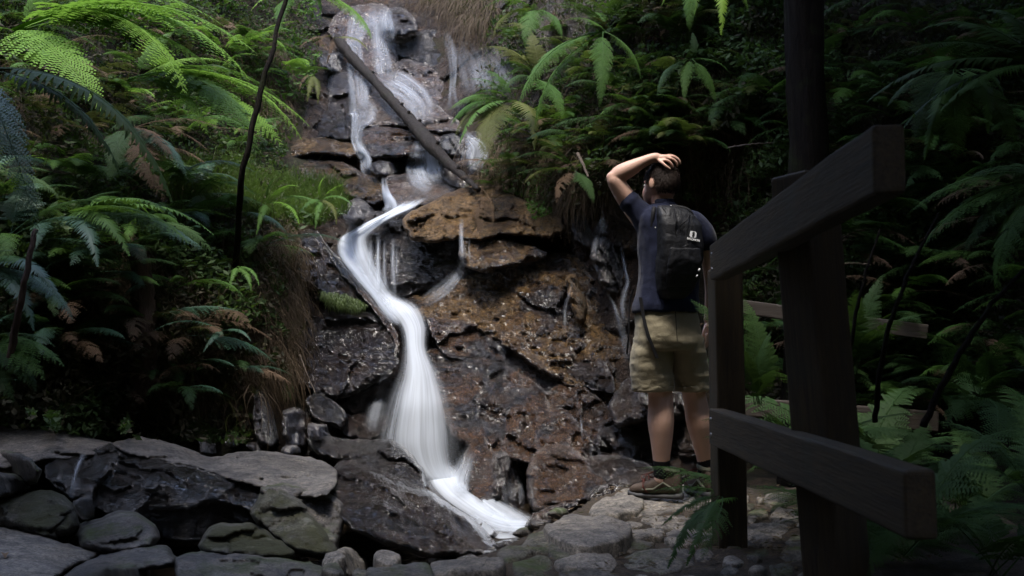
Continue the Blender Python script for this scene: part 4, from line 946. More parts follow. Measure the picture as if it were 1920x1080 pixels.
hero((-40, 640, 4.8), [(125, 685, 4.5), (90, 710, 4.5), (60, 735, 4.5), (100, 650, 4.7), (20, 760, 4.5)], ['mid', 'dark'],
     'low fern at the left edge just above the dry slab', var=(0, 3), seed=6)
hero((250, 240, 5.9), [(345, 330, 5.6), (320, 300, 5.6), (395, 290, 5.8), (200, 340, 5.5), (300, 380, 5.5), (430, 250, 6)], ['dark', 'blue', 'dead'],
     'dark drooping fern beneath the bright fronds at upper left', var=(0, 1, 3), seed=7)
hero((420, 620, 6.35), [(285, 622, 6.1), (380, 660, 6.1), (470, 640, 6.2)], ['blue'], 'small fern with one level pale frond on the grassy left bank', var=(2,), seed=8)
hero((445, 500, 6.5), [(485, 535, 6.3), (470, 545, 6.3), (430, 540, 6.3)], ['mid'], 'tiny bright fern on the left bank near the dark slate block', var=(2,), seed=9)
hero((500, 380, 7.2), [(560, 350, 7.0), (600, 380, 7.0), (560, 420, 6.9), (520, 330, 7.2), (480, 440, 6.9), (450, 350, 7.1), (590, 410, 7.1)], ['mid', 'mid', 'bright'],
     'soft green fern above the dark slate block left of the chute', var=(2, 3), seed=10)
hero((600, 375, 7.9), [(650, 345, 7.8), (660, 385, 7.7), (630, 420, 7.6), (590, 430, 7.6), (610, 330, 7.9), (560, 400, 7.6)], ['mid', 'bright', 'olive'],
     'small green fern leaning over the bend of the chute', var=(2, 3), seed=11)
hero((560, -10, 9.5), [(470, 20, 9.2), (600, 25, 9), (640, 10, 9.2), (520, 60, 9), (690, 70, 8.8), (420, 10, 9.4)], ['mid', 'bright'],
     'fern hanging over the top left corner of the falls', var=(0, 2), seed=12)
hero((625, 72, 10.6), [(690, 95, 10.4), (600, 78, 10.3), (560, 90, 10.3), (612, 120, 10.3)], ['dead', 'olive', 'dead'], 'brown and yellow fern sprouting at the top end of the log', var=(2,), seed=13)
hero((585, 140, 10.6), [(595, 195, 10.3), (575, 190, 10.3), (560, 170, 10.3)], ['olive', 'dead'], 'withered fern hanging left of the upper left strand of water', var=(2,), seed=14)
# ---- right side of the falls
hero((960, 190, 8.7), [(842, 235, 8.2), (840, 205, 8.4), (860, 270, 8.1), (885, 180, 8.5), (870, 150, 8.7), (905, 130, 8.8), (900, 300, 8.0), (850, 255, 8.3), (1000, 280, 8)], ['olive', 'mid', 'mid', 'olive'],
     'olive fern with fronds hanging over the right of the upper falls', var=(0, 1, 2), seed=15)
hero((1135, 60, 7.2), [(968, 198, 6.7), (990, 150, 7.2), (1000, 240, 7.0), (1060, 40, 7.5), (1120, 200, 6.7), (1200, 150, 6.9)], ['bright', 'mid', 'mid'],
     'fern with one long bright frond pointing down left in the top centre', var=(0,), seed=16, wid=.7, name='tree_fern')
hero((1010, 150, 8.0), [(930, 120, 7.9), (960, 90, 8.0), (940, 170, 7.7), (1000, 60, 8.2), (900, 90, 8.2), (1050, 220, 7.5)], ['mid', 'olive', 'dark'],
     'loose green fern between the upper falls and the long bright frond', var=(0, 1), seed=17)
hero((1010, 20, 9.5), [(940, 40, 9.2), (900, 20, 9.3), (920, 75, 9.1), (980, 90, 9), (1050, 70, 9)], ['mid', 'olive'], 'green fern at the top edge right of the hanging roots', var=(0, 1), seed=18)
hero((1330, -60, 5.2), [(1350, 65, 4.9), (1300, 30, 5.0), (1290, 60, 5.1), (1400, 20, 5.0), (1240, 10, 5.2)], ['bright', 'mid'], 'fern with bright tips hanging from the top edge above the hiker', var=(2, 0), seed=19)
hero((1300, 110, 6.2), [(1340, 195, 6.0), (1280, 190, 5.9), (1250, 150, 6.0), (1230, 180, 5.9), (1370, 140, 6.1), (1300, 60, 6.3)], ['mid', 'dark'], 'green fern hanging above the head of the hiker', var=(2, 0), seed=20, wid=.7)
hero((1080, 320, 7.0), [(960, 300, 6.8), (980, 345, 6.7), (1040, 380, 6.7), (1110, 380, 6.7), (1010, 270, 6.9), (1130, 300, 6.8)], ['dark', 'olive', 'dead'], 'dark fern on the bank between the falls and the raised elbow', var=(0, 1), seed=21)
hero((900, 350, 8.1), [(885, 440, 7.9), (905, 445, 7.8), (925, 430, 7.8)], ['dead'], 'clump of dead fronds hanging down over the ochre block', var=(3, 1), seed=22, roll=1.2)
# ---- right edge, near
hero((1960, 120, 3.2), [(1625, 190, 3.4), (1640, 120, 3.6), (1720, 60, 3.6), (1760, 210, 3.2), (1680, 260, 3.4), (1850, 20, 3.5)], ['mid', 'dark', 'mid'],
     'near fern at the upper right edge reaching in over the railing', var=(2, 0), seed=23)
hero((1800, 130, 3.6), [(1705, 265, 3.4), (1730, 300, 3.3), (1780, 300, 3.3), (1850, 250, 3.3), (1880, 180, 3.4), (1660, 200, 3.6), (1900, 290, 3.3)], ['mid', 'dark'],
     'fern with drooping comb-like fronds above the near rail end', var=(2, 2, 0), seed=24)
hero((1990, 330, 3.6), [(1700, 400, 3.8), (1780, 360, 3.8), (1720, 470, 3.7), (1800, 480, 3.6), (1860, 560, 3.5), (1900, 260, 3.6)], ['mid', 'mid', 'dark'],
     'fern with broad green fronds right of the near rail end', var=(0, 1), seed=25)
hero((1600, 700, 4.4), [(1600, 540, 4.2), (1700, 600, 4.1), (1560, 590, 4.2), (1660, 520, 4.4), (1720, 670, 4.2), (1750, 590, 4.3), (1500, 560, 4.5)], ['dark'],
     'fern growing behind the near fence post', var=(0, 1), seed=26)
hero((1840, 760, 3.9), [(1700, 620, 3.8), (1800, 590, 3.9), (1900, 620, 3.7), (1680, 720, 3.7), (1930, 700, 3.6), (1760, 800, 3.6), (1850, 850, 3.4)], ['dark'],
     'large dark fern at the right edge above the lower rail', var=(0, 1), seed=27)
hero((1420, 760, 4.3), [(1330, 590, 4.3), (1370, 640, 4.1), (1450, 620, 4.3), (1300, 560, 4.5), (1460, 690, 4.1), (1400, 560, 4.5)], ['dark'],
     'fern growing up beside the far fence post', var=(0, 1), seed=28)
hero((1400, 935, 3.95), [(1195, 880, 4.3), (1215, 925, 4.1), (1250, 895, 4.2), (1290, 985, 3.8)], ['dark', 'mid'],
     'fern reaching across in front of the hiking boot', var=(2, 3), seed=29)
hero((1350, 930, 3.6), [(1250, 1065, 3.4), (1285, 1060, 3.35), (1320, 1050, 3.3), (1240, 985, 3.5), (1265, 1030, 3.4)], ['dark', 'dark'], 'fern drooping over the path beside the far post', var=(2, 3), seed=30)
hero((1700, 1000, 2.9), [(1560, 900, 3.0), (1650, 880, 3.0), (1800, 900, 2.8), (1850, 1000, 2.6), (1500, 1000, 3.0), (1620, 1080, 2.7)], ['dark'], 'dark fern in the bottom right behind the lower rail', var=(0, 1), seed=31)
# thin dark stems among the right-hand ferns
def tube(pts, rad, sides=6, noisy=0.0, seed=0):
    pts = [Vector(p) for p in pts]; V = []; F = []; rr = random.Random(seed)
    n = len(pts)
    ref = Vector((0, 0, 1)) if abs((pts[-1] - pts[0]).normalized().z) < .9 else Vector((0, 1, 0))
    for i, p in enumerate(pts):
        t = (pts[min(i + 1, n - 1)] - pts[max(i - 1, 0)]).normalized()
        a = t.cross(ref).normalized(); b_ = t.cross(a)
        r = rad[i] if hasattr(rad, '__len__') else rad
        for k in range(sides):
            an = 2 * math.pi * k / sides; q_ = r * (1 + noisy * rr.uniform(-1, 1))
            V.append(tuple(p + a * math.cos(an) * q_ + b_ * math.sin(an) * q_))
    for i in range(n - 1):
        for k in range(sides):
            j = (k + 1) % sides; F.append((i * sides + k, i * sides + j, (i + 1) * sides + j, (i + 1) * sides + k))
    F.append(tuple(range(sides))[::-1]); F.append(tuple((n - 1) * sides + k for k in range(sides)))
    return V, F
def spline(pts, n=24):
    a = [Vector(p) for p in pts]; out = []
    m = len(a) - 1
    for i in range(n + 1):
        t = i / n * m; k = min(int(t), m - 1); f = t - k
        p0, p1, p2_, p3 = a[max(k - 1, 0)], a[k], a[k + 1], a[min(k + 2, m)]
        out.append(0.5 * (2 * p1 + (p2_ - p0) * f + (2 * p0 - 5 * p1 + 4 * p2_ - p3) * f * f + (3 * p1 - p0 - 3 * p2_ + p3) * f ** 3))
    return out
def stick(name, ctl, r0, r1, mat, label, cat, n=24, noisy=.08, seed=0, sides=8, wob=0.0, parent=None):
    pts = spline([P(*c) for c in ctl], n); rr = random.Random(seed)
    pts = [p + Vector((rr.uniform(-wob, wob), rr.uniform(-wob, wob), rr.uniform(-wob, wob))) for p in pts]
    V, F = tube(pts, [r0 + (r1 - r0) * i / n for i in range(n + 1)], sides, noisy, seed)
    o = link(name, mesh(name, V, F), mat, parent)
    if label: tag(o, label, cat)
    return o
stick('stem', [(1640, 790, 3.7), (1660, 640, 3.6), (1700, 520, 3.6), (1760, 400, 3.7)], .011, .005, B_dark, 'thin dark stem just right of the near fence post', 'plant stem', wob=.004)
stick('stem', [(1730, 800, 3.3), (1790, 680, 3.3), (1860, 570, 3.3), (1960, 470, 3.3)], .012, .006, B_dark, 'long dark stem curving up to the right edge', 'plant stem', wob=.004)
stick('stem', [(1590, 700, 3.9), (1610, 560, 3.9), (1650, 430, 4.0)], .009, .004, B_dark, 'short dark stem hidden among ferns behind the near post', 'plant stem', wob=.004)
stick('twig', [(1570, 497, 4.2), (1600, 494, 4.2), (1632, 497, 4.2)], .006, .003, B_twig, 'short pale twig right of the near post', 'twig', wob=.002)
stick('twig', [(1365, 277, 6.6), (1410, 270, 6.5), (1450, 268, 6.5)], .006, .003, B_twig, 'pale level twig right of the head of the hiker', 'twig', wob=.003)
stick('twig', [(1083, 288, 6.6), (1093, 308, 6.5), (1103, 332, 6.4)], .012, .007, B_twig, 'short pale broken stick left of the raised elbow', 'twig', wob=.002)
stick('thin_trunk', [(552, -60, 7.1), (530, 18, 7.0), (505, 110, 6.8), (485, 180, 6.7), (468, 260, 6.65), (452, 345, 6.65), (444, 450, 7.0), (440, 540, 7.3)], .014, .024, B_dark, 'thin dark leaning trunk above the left bank', 'tree trunk', wob=.012, noisy=.15)
stick('thin_trunk', [(66, 430, 4.7), (45, 530, 4.6), (28, 620, 4.6), (15, 690, 4.6)], .012, .02, B_brown, 'slim bare brown sapling stem at the left edge', 'tree trunk', wob=.005)
stick('twig', [(562, 665, 6.7), (575, 700, 6.65), (592, 738, 6.6)], .005, .003, B_twig, 'fine pale twig on the lower left rock block', 'twig', wob=.003)
# reddish trunk of a tree fern in the shade of the left bank
stick('dead_stump', [(262, 470, 6.4), (268, 560, 6.35), (272, 650, 6.3), (268, 740, 6.25)], .06, .075, B_brown, 'reddish brown tree fern trunk in the shade of the left bank', 'tree trunk', noisy=.2, wob=.008, sides=12)
# ---- the fallen log
lp = [(632, 72), (660, 108), (700, 150), (742, 197), (780, 238), (805, 268), (840, 305), (868, 330), (897, 356)]
ZBl = blur(minf(ZB, 3), 4)
lg = []
for (x, y) in lp: lg.append([x, y, float(zget(x, y, ZBl))])
dl = np.polyfit(range(len(lg)), [g[2] for g in lg], 2)
for i, g in enumerate(lg): g[2] = min(np.polyval(dl, i), g[2]) - 0.16
log = empty('fallen_log', P(*lg[0])); tag(log, 'long weathered log lying slantwise across the upper falls', 'log')
pts = spline([P(*g) for g in lg], 60); rr = random.Random(5)
rad = [0.055 + 0.006 * math.sin(i * .21) + 0.012 * math.sin(max(0, min(1, (i - 15) / 30)) * 3.14) - 0.035 * max(0, (i - 45) / 15) + 1.3 * rr.uniform(-.006, .006) for i in range(61)]
V, F = tube(pts, rad, 14, .07, 3)
link('trunk', mesh('trunk', V, F), B_log, log)
for k, i in enumerate((14, 24, 27, 30, 40, 50)):
    b0 = pts[i]; dv = Vector((.5 - .2 * (k % 3), -.5, .7)).normalized()
    V, F = tube([b0, b0 + dv * (rad[i] + .02), b0 + dv * (rad[i] + .025)], [.022, .018, .009], 7, .15, k)
    link('branch_stub', mesh('branch_stub', V, F), B_log, log)
# ---- tall tree right, its crown above the picture shades the path
def leaf_cloud(centres, nleaf, size, seed, flat=0.75):
    rg = np.random.default_rng(seed); C_ = np.array([c[:3] for c in centres]); r = np.array([c[3] for c in centres])
    pr = r ** 2.2; k = rg.choice(len(centres), nleaf, p=pr / pr.sum())
    v = rg.normal(size=(nleaf, 3)); v /= np.linalg.norm(v, axis=1)[:, None]
    c = C_[k] + v * (r[k] * rg.uniform(0.35, 1.0, nleaf) ** .5)[:, None] * np.array([1, 1, flat])
    a = rg.normal(size=(nleaf, 3)); a /= np.linalg.norm(a, axis=1)[:, None]
    b_ = np.cross(a, rg.normal(size=(nleaf, 3))); b_ /= np.linalg.norm(b_, axis=1)[:, None]
    s = size * rg.uniform(.6, 1.4, nleaf)[:, None]
    V = np.stack([c - a * s, c - b_ * s * .42, c + a * s, c + b_ * s * .42], 1).reshape(-1, 3)
    return V, np.arange(nleaf * 4).reshape(-1, 4)
def big_tree(base, top, rt, crown, nleaf, size, label, seed, mat=L_dark):
    t = empty('tree', base); tag(t, label, 'tree')
    b0, t0 = Vector(base), Vector(top)
    pts = spline([b0, b0.lerp(t0, .35) + Vector((.08, 0, 0)), b0.lerp(t0, .7) - Vector((.05, 0, 0)), t0], 30)
    V, F = tube(pts, [rt * (1.35 if i == 0 else 1.1 if i < 3 else 1) * (1 - .6 * i / 30) for i in range(31)], 14, .16, seed)
    link('trunk', mesh('trunk', V, F), B_dark, t)
    rr = random.Random(seed)
    for c in crown:
        s = pts[rr.randint(17, 29)]
        V, F = tube([s, s.lerp(Vector(c[:3]), .5) + Vector((0, 0, .2)), Vector(c[:3])], [rt * .35, rt * .22, rt * .08], 7, .1, seed)
        link('limb', mesh('limb', V, F), B_dark, t)
    V, F = leaf_cloud(crown, nleaf, size, seed)
    link('crown', mesh('crown', V, F), mat, t)
    return t
def crown_balls(c, R_, n, seed, rs=(0.8, 1.3), fl=.5):
    rr = random.Random(seed); out = []
    for i in range(n):
        a = rr.uniform(0, 6.28); q = rr.uniform(0, 1) ** .5 * R_
        out.append((c[0] + math.cos(a) * q, c[1] + math.sin(a) * q, c[2] + rr.uniform(-fl, fl) * R_ * .5, rr.uniform(*rs)))
    return out
bt = P(1500, 560, 6.3)
big_tree((bt.x, bt.y, -.1), (1.75, 6.2, 8.0), .15, crown_balls((3.5, 5.2, 6.4), 2.4, 24, 1) + [(1.9, 4.7, 6.3, .9), (2.3, 3.9, 6.0, .9), (1.7, 5.6, 6.8, .8), (2.8, 3.2, 5.6, 1.0), (3.4, 2.6, 5.4, 1.0), (1.9, 2.9, 5.0, .8), (2.7, 2.2, 4.8, .8), (3.6, 3.6, 5.6, 1.0), (2.6, 4.4, 6.0, .9), (1.2, 6.7, 7.0, .9), (2.0, 6.8, 7.3, .9), (2.9, 6.4, 7.2, 1.0)], 24000, .16, 'dark straight tree trunk standing behind the hiker and the upper rail', 1)  # the trunk is seen; crown balls out of view added to shade the right side
big_tree((3.4, -0.5, 0.1), (3.2, 0.2, 7), .2, crown_balls((2.0, 0.4, 5.2), 2.7, 26, 2), 9000, .18, 'added tree outside the picture, shading the foreground from the right bank', 2)  # unseen light blocker, its crown keeps sky light off the near right
big_tree((-4.2, -0.8, 0.8), (-4, 0.2, 7), .2, crown_balls((-2.2, 0.4, 5.2), 2.5, 22, 3), 6000, .18, 'added tree outside the picture, shading the foreground from the left bank', 3)  # unseen, added so that its crown dims the near left
big_tree((3.6, 1.4, 0.4), (3.0, 1.6, 4.0), .16, crown_balls((2.1, 1.3, 3.75), 2.0, 26, 4, (.5, .8), .3), 26000, .11, 'added low spreading tree outside the picture, shading the railing from the right', 4)  # added out of view, dense low crown shuts skylight off the rails
big_tree((4.2, 8.6, 3.0), (4.0, 8.2, 8.6), .2, crown_balls((3.6, 7.2, 7.2), 2.0, 16, 6, (.8, 1.2), .4), 12000, .16, 'added tree outside the picture, shading the right bank', 6)  # unseen crown put in to keep light off the right-bank ferns
big_tree((-3.9, 3.0, 0.9), (-3.6, 3.0, 4.6), .16, crown_balls((-2.9, 2.7, 4.9), 1.5, 12, 5, (.5, .8), .3), 4000, .13, 'added small tree outside the picture, shading the foreground boulders from the left', 5)  # out of view, added to cut the light on the front-left boulders
# ================================================================== uncountable undergrowth
def in_regions(regs, n, rg):
    """regs: (polygon, weight); returns px,py samples"""
    w_ = np.array([r[1] for r in regs], float); k = rg.choice(len(regs), n, p=w_ / w_.sum()); X = np.zeros(n); Y = np.zeros(n)
    for i, (po, _) in enumerate(regs):
        m = np.where(k == i)[0]
        po = np.array(po, float); x0, y0 = po.min(0); x1, y1 = po.max(0); got = 0
        while got < len(m):
            x = rg.uniform(x0, x1, len(m) * 2); y = rg.uniform(y0, y1, len(m) * 2); ins = np.zeros(len(x), bool)
            for a, b_ in zip(po, np.roll(po, -1, 0)):
                if a[1] != b_[1]: ins ^= ((a[1] > y) != (b_[1] > y)) & (x < (b_[0] - a[0]) * (y - a[1]) / (b_[1] - a[1]) + a[0])
            x, y = x[ins], y[ins]; t = min(len(x), len(m) - got)
            X[m[got:got + t]] = x[:t]; Y[m[got:got + t]] = y[:t]; got += t
    return X, Y
def clutter(name, label, regs, n, size, mat, depth, seed, clump=.35, down=0.0):
    rg = np.random.default_rng(seed); x, y = in_regions(regs, n, rg)
    base = PP(x, y, zget(x, y))
    cl = np.clip(fbm(base, 2.6, 3, seed) * 1.6 + .45, 0.02, 1.2)
    d = zget(x, y) - cl * depth * rg.uniform(0, 1, n) ** .7
    keep = rg.uniform(0, 1, n) < np.clip(cl * 1.4, .15, 1)
    c = PP(x, y, d)[keep]; n = len(c)
    a = rg.normal(size=(n, 3)) * np.array([1, 1, .7]) + np.array([0, -.2, -down]); a /= np.linalg.norm(a, axis=1)[:, None]
    b_ = np.cross(a, rg.normal(size=(n, 3)) + np.array([0, -.6, 1.0])); b_ /= np.linalg.norm(b_, axis=1)[:, None]
    s = size * rg.uniform(.45, 1.5, n)[:, None]
    V = np.stack([c - a * s, c - b_ * s * .4 + a * s * .1, c + a * s, c + b_ * s * .4 + a * s * .1], 1).reshape(-1, 3)
    return tag(link(name, mesh(name, V, np.arange(n * 4).reshape(-1, 4)), mat), label, 'undergrowth', None, 'stuff')
def strands(name, label, regs, n, ln, mat, seed, w_=.004, up=0.0, out=.25, seg=5, curve=.25):
    rg = np.random.default_rng(seed); x, y = in_regions(regs, n, rg)
    p = PP(x, y, zget(x, y) - rg.uniform(0.02, .18, n))
    L = ln * rg.uniform(.4, 1.3, n)
    v = np.stack([rg.normal(0, .25, n), -out * rg.uniform(.2, 1.2, n), np.where(up > 0, up, .1) + rg.normal(0, .15, n)], 1)
    end = np.stack([rg.normal(0, curve, n), rg.normal(-.05, .12, n), np.full(n, -1.0 if up <= 0 else -.1)], 1)
    sx = rg.normal(0, 1, n); P_ = [p]; cur = p
    for k in range(seg):
        t = (k + .5) / seg; dr = v * (1 - t) + end * t; dr /= np.linalg.norm(dr, axis=1)[:, None]
        cur = cur + dr * (L / seg)[:, None]; P_.append(cur)
    side = np.stack([np.cos(sx), np.sin(sx) * .4, 0 * sx], 1)
    V = []
    for k, c in enumerate(P_):
        ww = w_ * (1 - .8 * k / seg)
        V += [c - side * ww, c + side * ww]
    V = np.stack(V, 1).reshape(-1, 3); m = 2 * (seg + 1)
    b0 = np.arange(n)[:, None] * m; q = np.concatenate([np.stack([b0[:, 0] + 2 * k, b0[:, 0] + 2 * k + 1, b0[:, 0] + 2 * k + 3, b0[:, 0] + 2 * k + 2], 1) for k in range(seg)])
    return tag(link(name, mesh(name, V, q), mat), label, 'undergrowth', None, 'stuff')
REG_L = [([(-60, -40), (560, -40), (600, 60), (590, 170), (560, 230), (530, 300), (560, 330), (620, 350), (640, 400), (560, 430), (540, 520), (540, 700), (470, 720), (470, 830), (200, 820), (-60, 790)], 1)]
REG_RU = [([(900, 60), (1000, -40), (1960, -40), (1960, 720), (1600, 860), (1340, 800), (1340, 380), (1150, 360), (1070, 390), (950, 360), (900, 330), (930, 250), (890, 190)], 1)]
REG_RB = [([(1340, 560), (1960, 500), (1960, 1100), (1600, 1100), (1480, 960), (1340, 860)], 1)]
clutter('undergrowth', 'dense dark leaves and creepers covering the left bank', REG_L, 52000, .028, L_under, .45, 11)
clutter('undergrowth', 'brown withered leaves tangled in the left bank', REG_L, 22000, .024, L_underd, .5, 12, down=.6)
clutter('undergrowth', 'dense dark leaves covering the steep right bank', REG_RU, 60000, .028, L_under, .5, 13)
clutter('undergrowth', 'brown withered leaves tangled in the right bank', REG_RU, 36000, .026, L_underd, .5, 14, down=.6)
clutter('creeper', 'bright small leaved creeper left of the top of the falls', [([(400, -20), (600, -20), (610, 80), (585, 160), (560, 210), (470, 170), (420, 100)], 1)], 1800, .035, L_mid, .4, 15)
clutter('creeper', 'patch of small green leaves hanging right of the ochre block', [([(985, 330), (1035, 330), (1035, 400), (1000, 410), (985, 380)], 1)], 700, .02, L_mid, .3, 16)
strands('hanging_grass', 'curtain of dead grass and rootlets hanging down the left bank', [([(200, 420), (560, 400), (560, 560), (530, 720), (450, 760), (200, 740)], 2), ([(400, 40), (520, 60), (560, 190), (500, 240), (420, 160)], 1), ([(440, 440), (560, 420), (555, 700), (450, 740)], 2)], 17000, .38, L_straw, 21, .0028)
strands('hanging_roots', 'fringe of brown roots hanging over the top of the falls', [([(755, -40), (930, -40), (930, 40), (880, 70), (850, 20), (790, 8)], 1)], 1800, .6, L_straw, 22, .004, curve=.12)
strands('hanging_grass', 'brown dead grass hanging over the ochre rock right of the falls', [([(890, 260), (1080, 260), (1150, 340), (1060, 380), (960, 350), (900, 350)], 2), ([(1060, 120), (1420, 150), (1420, 330), (1100, 330)], 1)], 5200, .42, L_straw, 23, .003, curve=.15)
strands('green_grass', 'green grass and fine stems above the dark slate block', [([(450, 330), (640, 350), (655, 400), (600, 425), (540, 425), (440, 420)], 1), ([(300, 320), (480, 300), (500, 400), (330, 420)], .5)], 5200, .22, L_grass, 24, .0035, up=.7, out=.5, curve=.5)
strands('moss_tuft', 'bright green moss hanging beside the upright boulders', [([(528, 640), (545, 640), (548, 740), (532, 745)], 1), ([(600, 545), (650, 552), (690, 572), (670, 582), (620, 572)], 1)], 2200, .06, L_grass, 25, .003)
strands('dead_twigs', 'tangle of fine dead twigs over the right bank', REG_RU, 1500, .6, L_straw, 26, .003, up=.4, out=.6, curve=.8)
strands('dead_twigs', 'tangle of fine dead twigs over the left bank', REG_L, 1300, .6, L_straw, 27, .003, up=.4, out=.6, curve=.8)
# ---- ferns scattered over both banks (each a plant of its own)
rr = random.Random(77)
def scatter(regs, n, kinds, L, label, group, seed, var=(0, 1, 3), off=.12, nf=(5, 8), toward=(0, -1, 0)):
    rg = np.random.default_rng(seed); x, y = in_regions(regs, n, rg); rr = random.Random(seed)
    for i in range(n):
        b_ = at(x[i], y[i], off + rr.uniform(0, .3))
        fern(b_, auto_tips(b_, rr.randint(*nf), L * rr.uniform(.7, 1.25), rr, toward), kinds, label, group, var, seed * 100 + i)
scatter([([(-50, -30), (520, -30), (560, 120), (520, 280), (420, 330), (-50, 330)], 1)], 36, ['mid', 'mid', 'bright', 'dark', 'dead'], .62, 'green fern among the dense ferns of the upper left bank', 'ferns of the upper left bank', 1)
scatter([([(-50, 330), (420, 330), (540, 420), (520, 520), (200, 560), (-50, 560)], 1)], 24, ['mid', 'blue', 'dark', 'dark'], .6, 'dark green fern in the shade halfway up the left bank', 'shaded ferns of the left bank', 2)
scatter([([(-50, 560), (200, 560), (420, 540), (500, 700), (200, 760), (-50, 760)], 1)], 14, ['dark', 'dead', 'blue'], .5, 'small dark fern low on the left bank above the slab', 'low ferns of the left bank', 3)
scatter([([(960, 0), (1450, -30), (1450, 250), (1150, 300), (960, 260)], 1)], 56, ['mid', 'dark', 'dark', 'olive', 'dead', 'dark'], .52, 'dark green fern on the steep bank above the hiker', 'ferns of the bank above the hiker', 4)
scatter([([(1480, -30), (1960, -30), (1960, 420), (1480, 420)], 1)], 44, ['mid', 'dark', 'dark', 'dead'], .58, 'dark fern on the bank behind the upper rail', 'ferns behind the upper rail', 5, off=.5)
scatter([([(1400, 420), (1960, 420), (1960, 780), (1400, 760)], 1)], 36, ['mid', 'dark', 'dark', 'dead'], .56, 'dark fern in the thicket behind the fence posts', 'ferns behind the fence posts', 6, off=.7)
scatter([([(900, 260), (1080, 240), (1160, 330), (1080, 400), (960, 370), (900, 360)], 1)], 16, ['dead', 'dead', 'olive', 'dark'], .42, 'withered brown fern hanging over the rock right of the falls', 'withered ferns right of the falls', 8)
scatter([([(60, 0), (430, 20), (520, 230), (330, 300), (60, 240)], 1)], 9, ['dead'], .6, 'withered brown fern under the bright fronds of the upper left bank', 'withered ferns of the upper left bank', 7)
# ferns on the low ground right of the fence
rr = random.Random(9)
for i in range(22):
    b_ = Vector((rr.uniform(1.15, 3.0), rr.uniform(2.3, 5.2), rr.uniform(-.05, .25)))
    fern(b_, auto_tips(b_, rr.randint(5, 8), rr.uniform(.45, .8), rr, (0, -.2, .5), 1, .5, .3), ['dark'], 'dark fern on the ground outside the railing', 'ferns outside the railing', (0, 1), 900 + i)
# ================================================================== timber railing
def wood_mat(name, c1, c2, c3):
    m, t, n, l, b = newmat(name)
    co = n.new('ShaderNodeTexCoord').outputs['Object']
    mp = n.new('ShaderNodeMapping'); mp.inputs['Scale'].default_value = (1.2, 14, 14); l.new(co, mp.inputs[0])
    a = noise(n, l, mp.outputs[0], 3, 6, 0.65, 0.8)
    mp2 = n.new('ShaderNodeMapping'); mp2.inputs['Scale'].default_value = (3, 60, 60); l.new(co, mp2.inputs[0])
    g = noise(n, l, mp2.outputs[0], 2, 4, 0.6); st = noise(n, l, co, 5, 4, 0.6)
    col = mixc(n, l, mapr(n, l, a.outputs[0], .3, .7, 0, 1), c1, c2)
    col = mixc(n, l, mapr(n, l, g.outputs[0], .45, .7, 0, .6), col, c3)
    col = mixc(n, l, mapr(n, l, st.outputs[0], .55, .75, 0, .5), col, (0.03, 0.033, 0.02))
    l.new(col, b.inputs['Base Color']); b.inputs['Roughness'].default_value = 0.75
    h = mth(n, l, 'ADD', a.outputs[0], g.outputs[0])
    bp = n.new('ShaderNodeBump'); bp.inputs['Strength'].default_value = 0.45; bp.inputs['Distance'].default_value = 0.006
    l.new(h, bp.inputs['Height']); l.new(bp.outputs[0], b.inputs['Normal'])
    return m
W_brown = wood_mat('weathered_brown_timber', (0.022, 0.014, 0.005), (0.06, 0.039, 0.014), (0.012, 0.008, 0.004))
W_pale = wood_mat('pale_timber', (0.05, 0.038, 0.028), (0.085, 0.066, 0.05), (0.03, 0.024, 0.018))
M_steel = newmat('dull_steel'); M_steel[4].inputs['Base Color'].default_value = (.25, .25, .26, 1); M_steel[4].inputs['Metallic'].default_value = 1; M_steel[4].inputs['Roughness'].default_value = .45; M_steel = M_steel[0]
def beam(name, p0, p1, th, ht, mat, parent, yaw=None, bev=.01, seed=0, up=(0, 0, 1)):
    """a sawn beam; p0..p1 is its centre line, local x along the length"""
    p0, p1 = Vector(p0), Vector(p1); L = (p1 - p0).length
    bm = bmesh.new(); bmesh.ops.create_cube(bm, size=1)
    for v in bm.verts: v.co = Vector((v.co.x * L, v.co.y * th, v.co.z * ht))
    bmesh.ops.bevel(bm, geom=list(bm.edges), offset=bev, segments=3, profile=.6, affect='EDGES')
    ed = [e for e in bm.edges if abs(e.verts[0].co.x - e.verts[1].co.x) > L * .5]
    bmesh.ops.subdivide_edges(bm, edges=ed, cuts=24, use_grid_fill=True)
    for v in bm.verts:
        q_ = np.array([[v.co.x * 1.0, v.co.y * 4, v.co.z * 4]])
        v.co += Vector((0, float(fbm(q_, 2, 3, seed)[0]), float(fbm(q_, 2, 3, seed + 4)[0]))) * .006
    me = bpy.data.meshes.new(name); bm.to_mesh(me); bm.free()
    me.materials.append(mat)
    o = bpy.data.objects.new(name, me); COL.objects.link(o)
    x = (p1 - p0).normalized(); u = Vector(up); y = u.cross(x).normalized(); z = x.cross(y)
    M4 = Matrix((x, y, z)).transposed().to_4x4()
    if yaw: M4 = M4 @ Matrix.Rotation(yaw, 4, 'X')
    M4.translation = (p0 + p1) / 2 - (Vector(parent.location) if parent else Vector())
    if parent: o.parent = parent
    o.matrix_basis = M4
    return o
fence = empty('wooden_railing', (.84, 2.83, 0))
tag(fence, 'dark timber railing with two heavy rails and square posts beside the path', 'railing')
def inner(px, py, d): return P(px, py, d) + Vector((.033, 0, 0))
u0, u1 = inner(1636, 297, 2.0), inner(1331, 493, 3.92)
l0, l1 = inner(1696, 946, 2.0), inner(1329, 799, 3.92)
beam('rail', u1, u0, .066, .142, W_brown, fence, seed=1, bev=.012)
beam('rail', l1, l0, .066, .142, W_brown, fence, seed=2, bev=.012)
beam('post', (.972, 2.93, -.4), (.865, 2.93, 1.285), .14, .14, W_brown, fence, yaw=R(32), seed=3, up=(0, 1, 0), bev=.014)
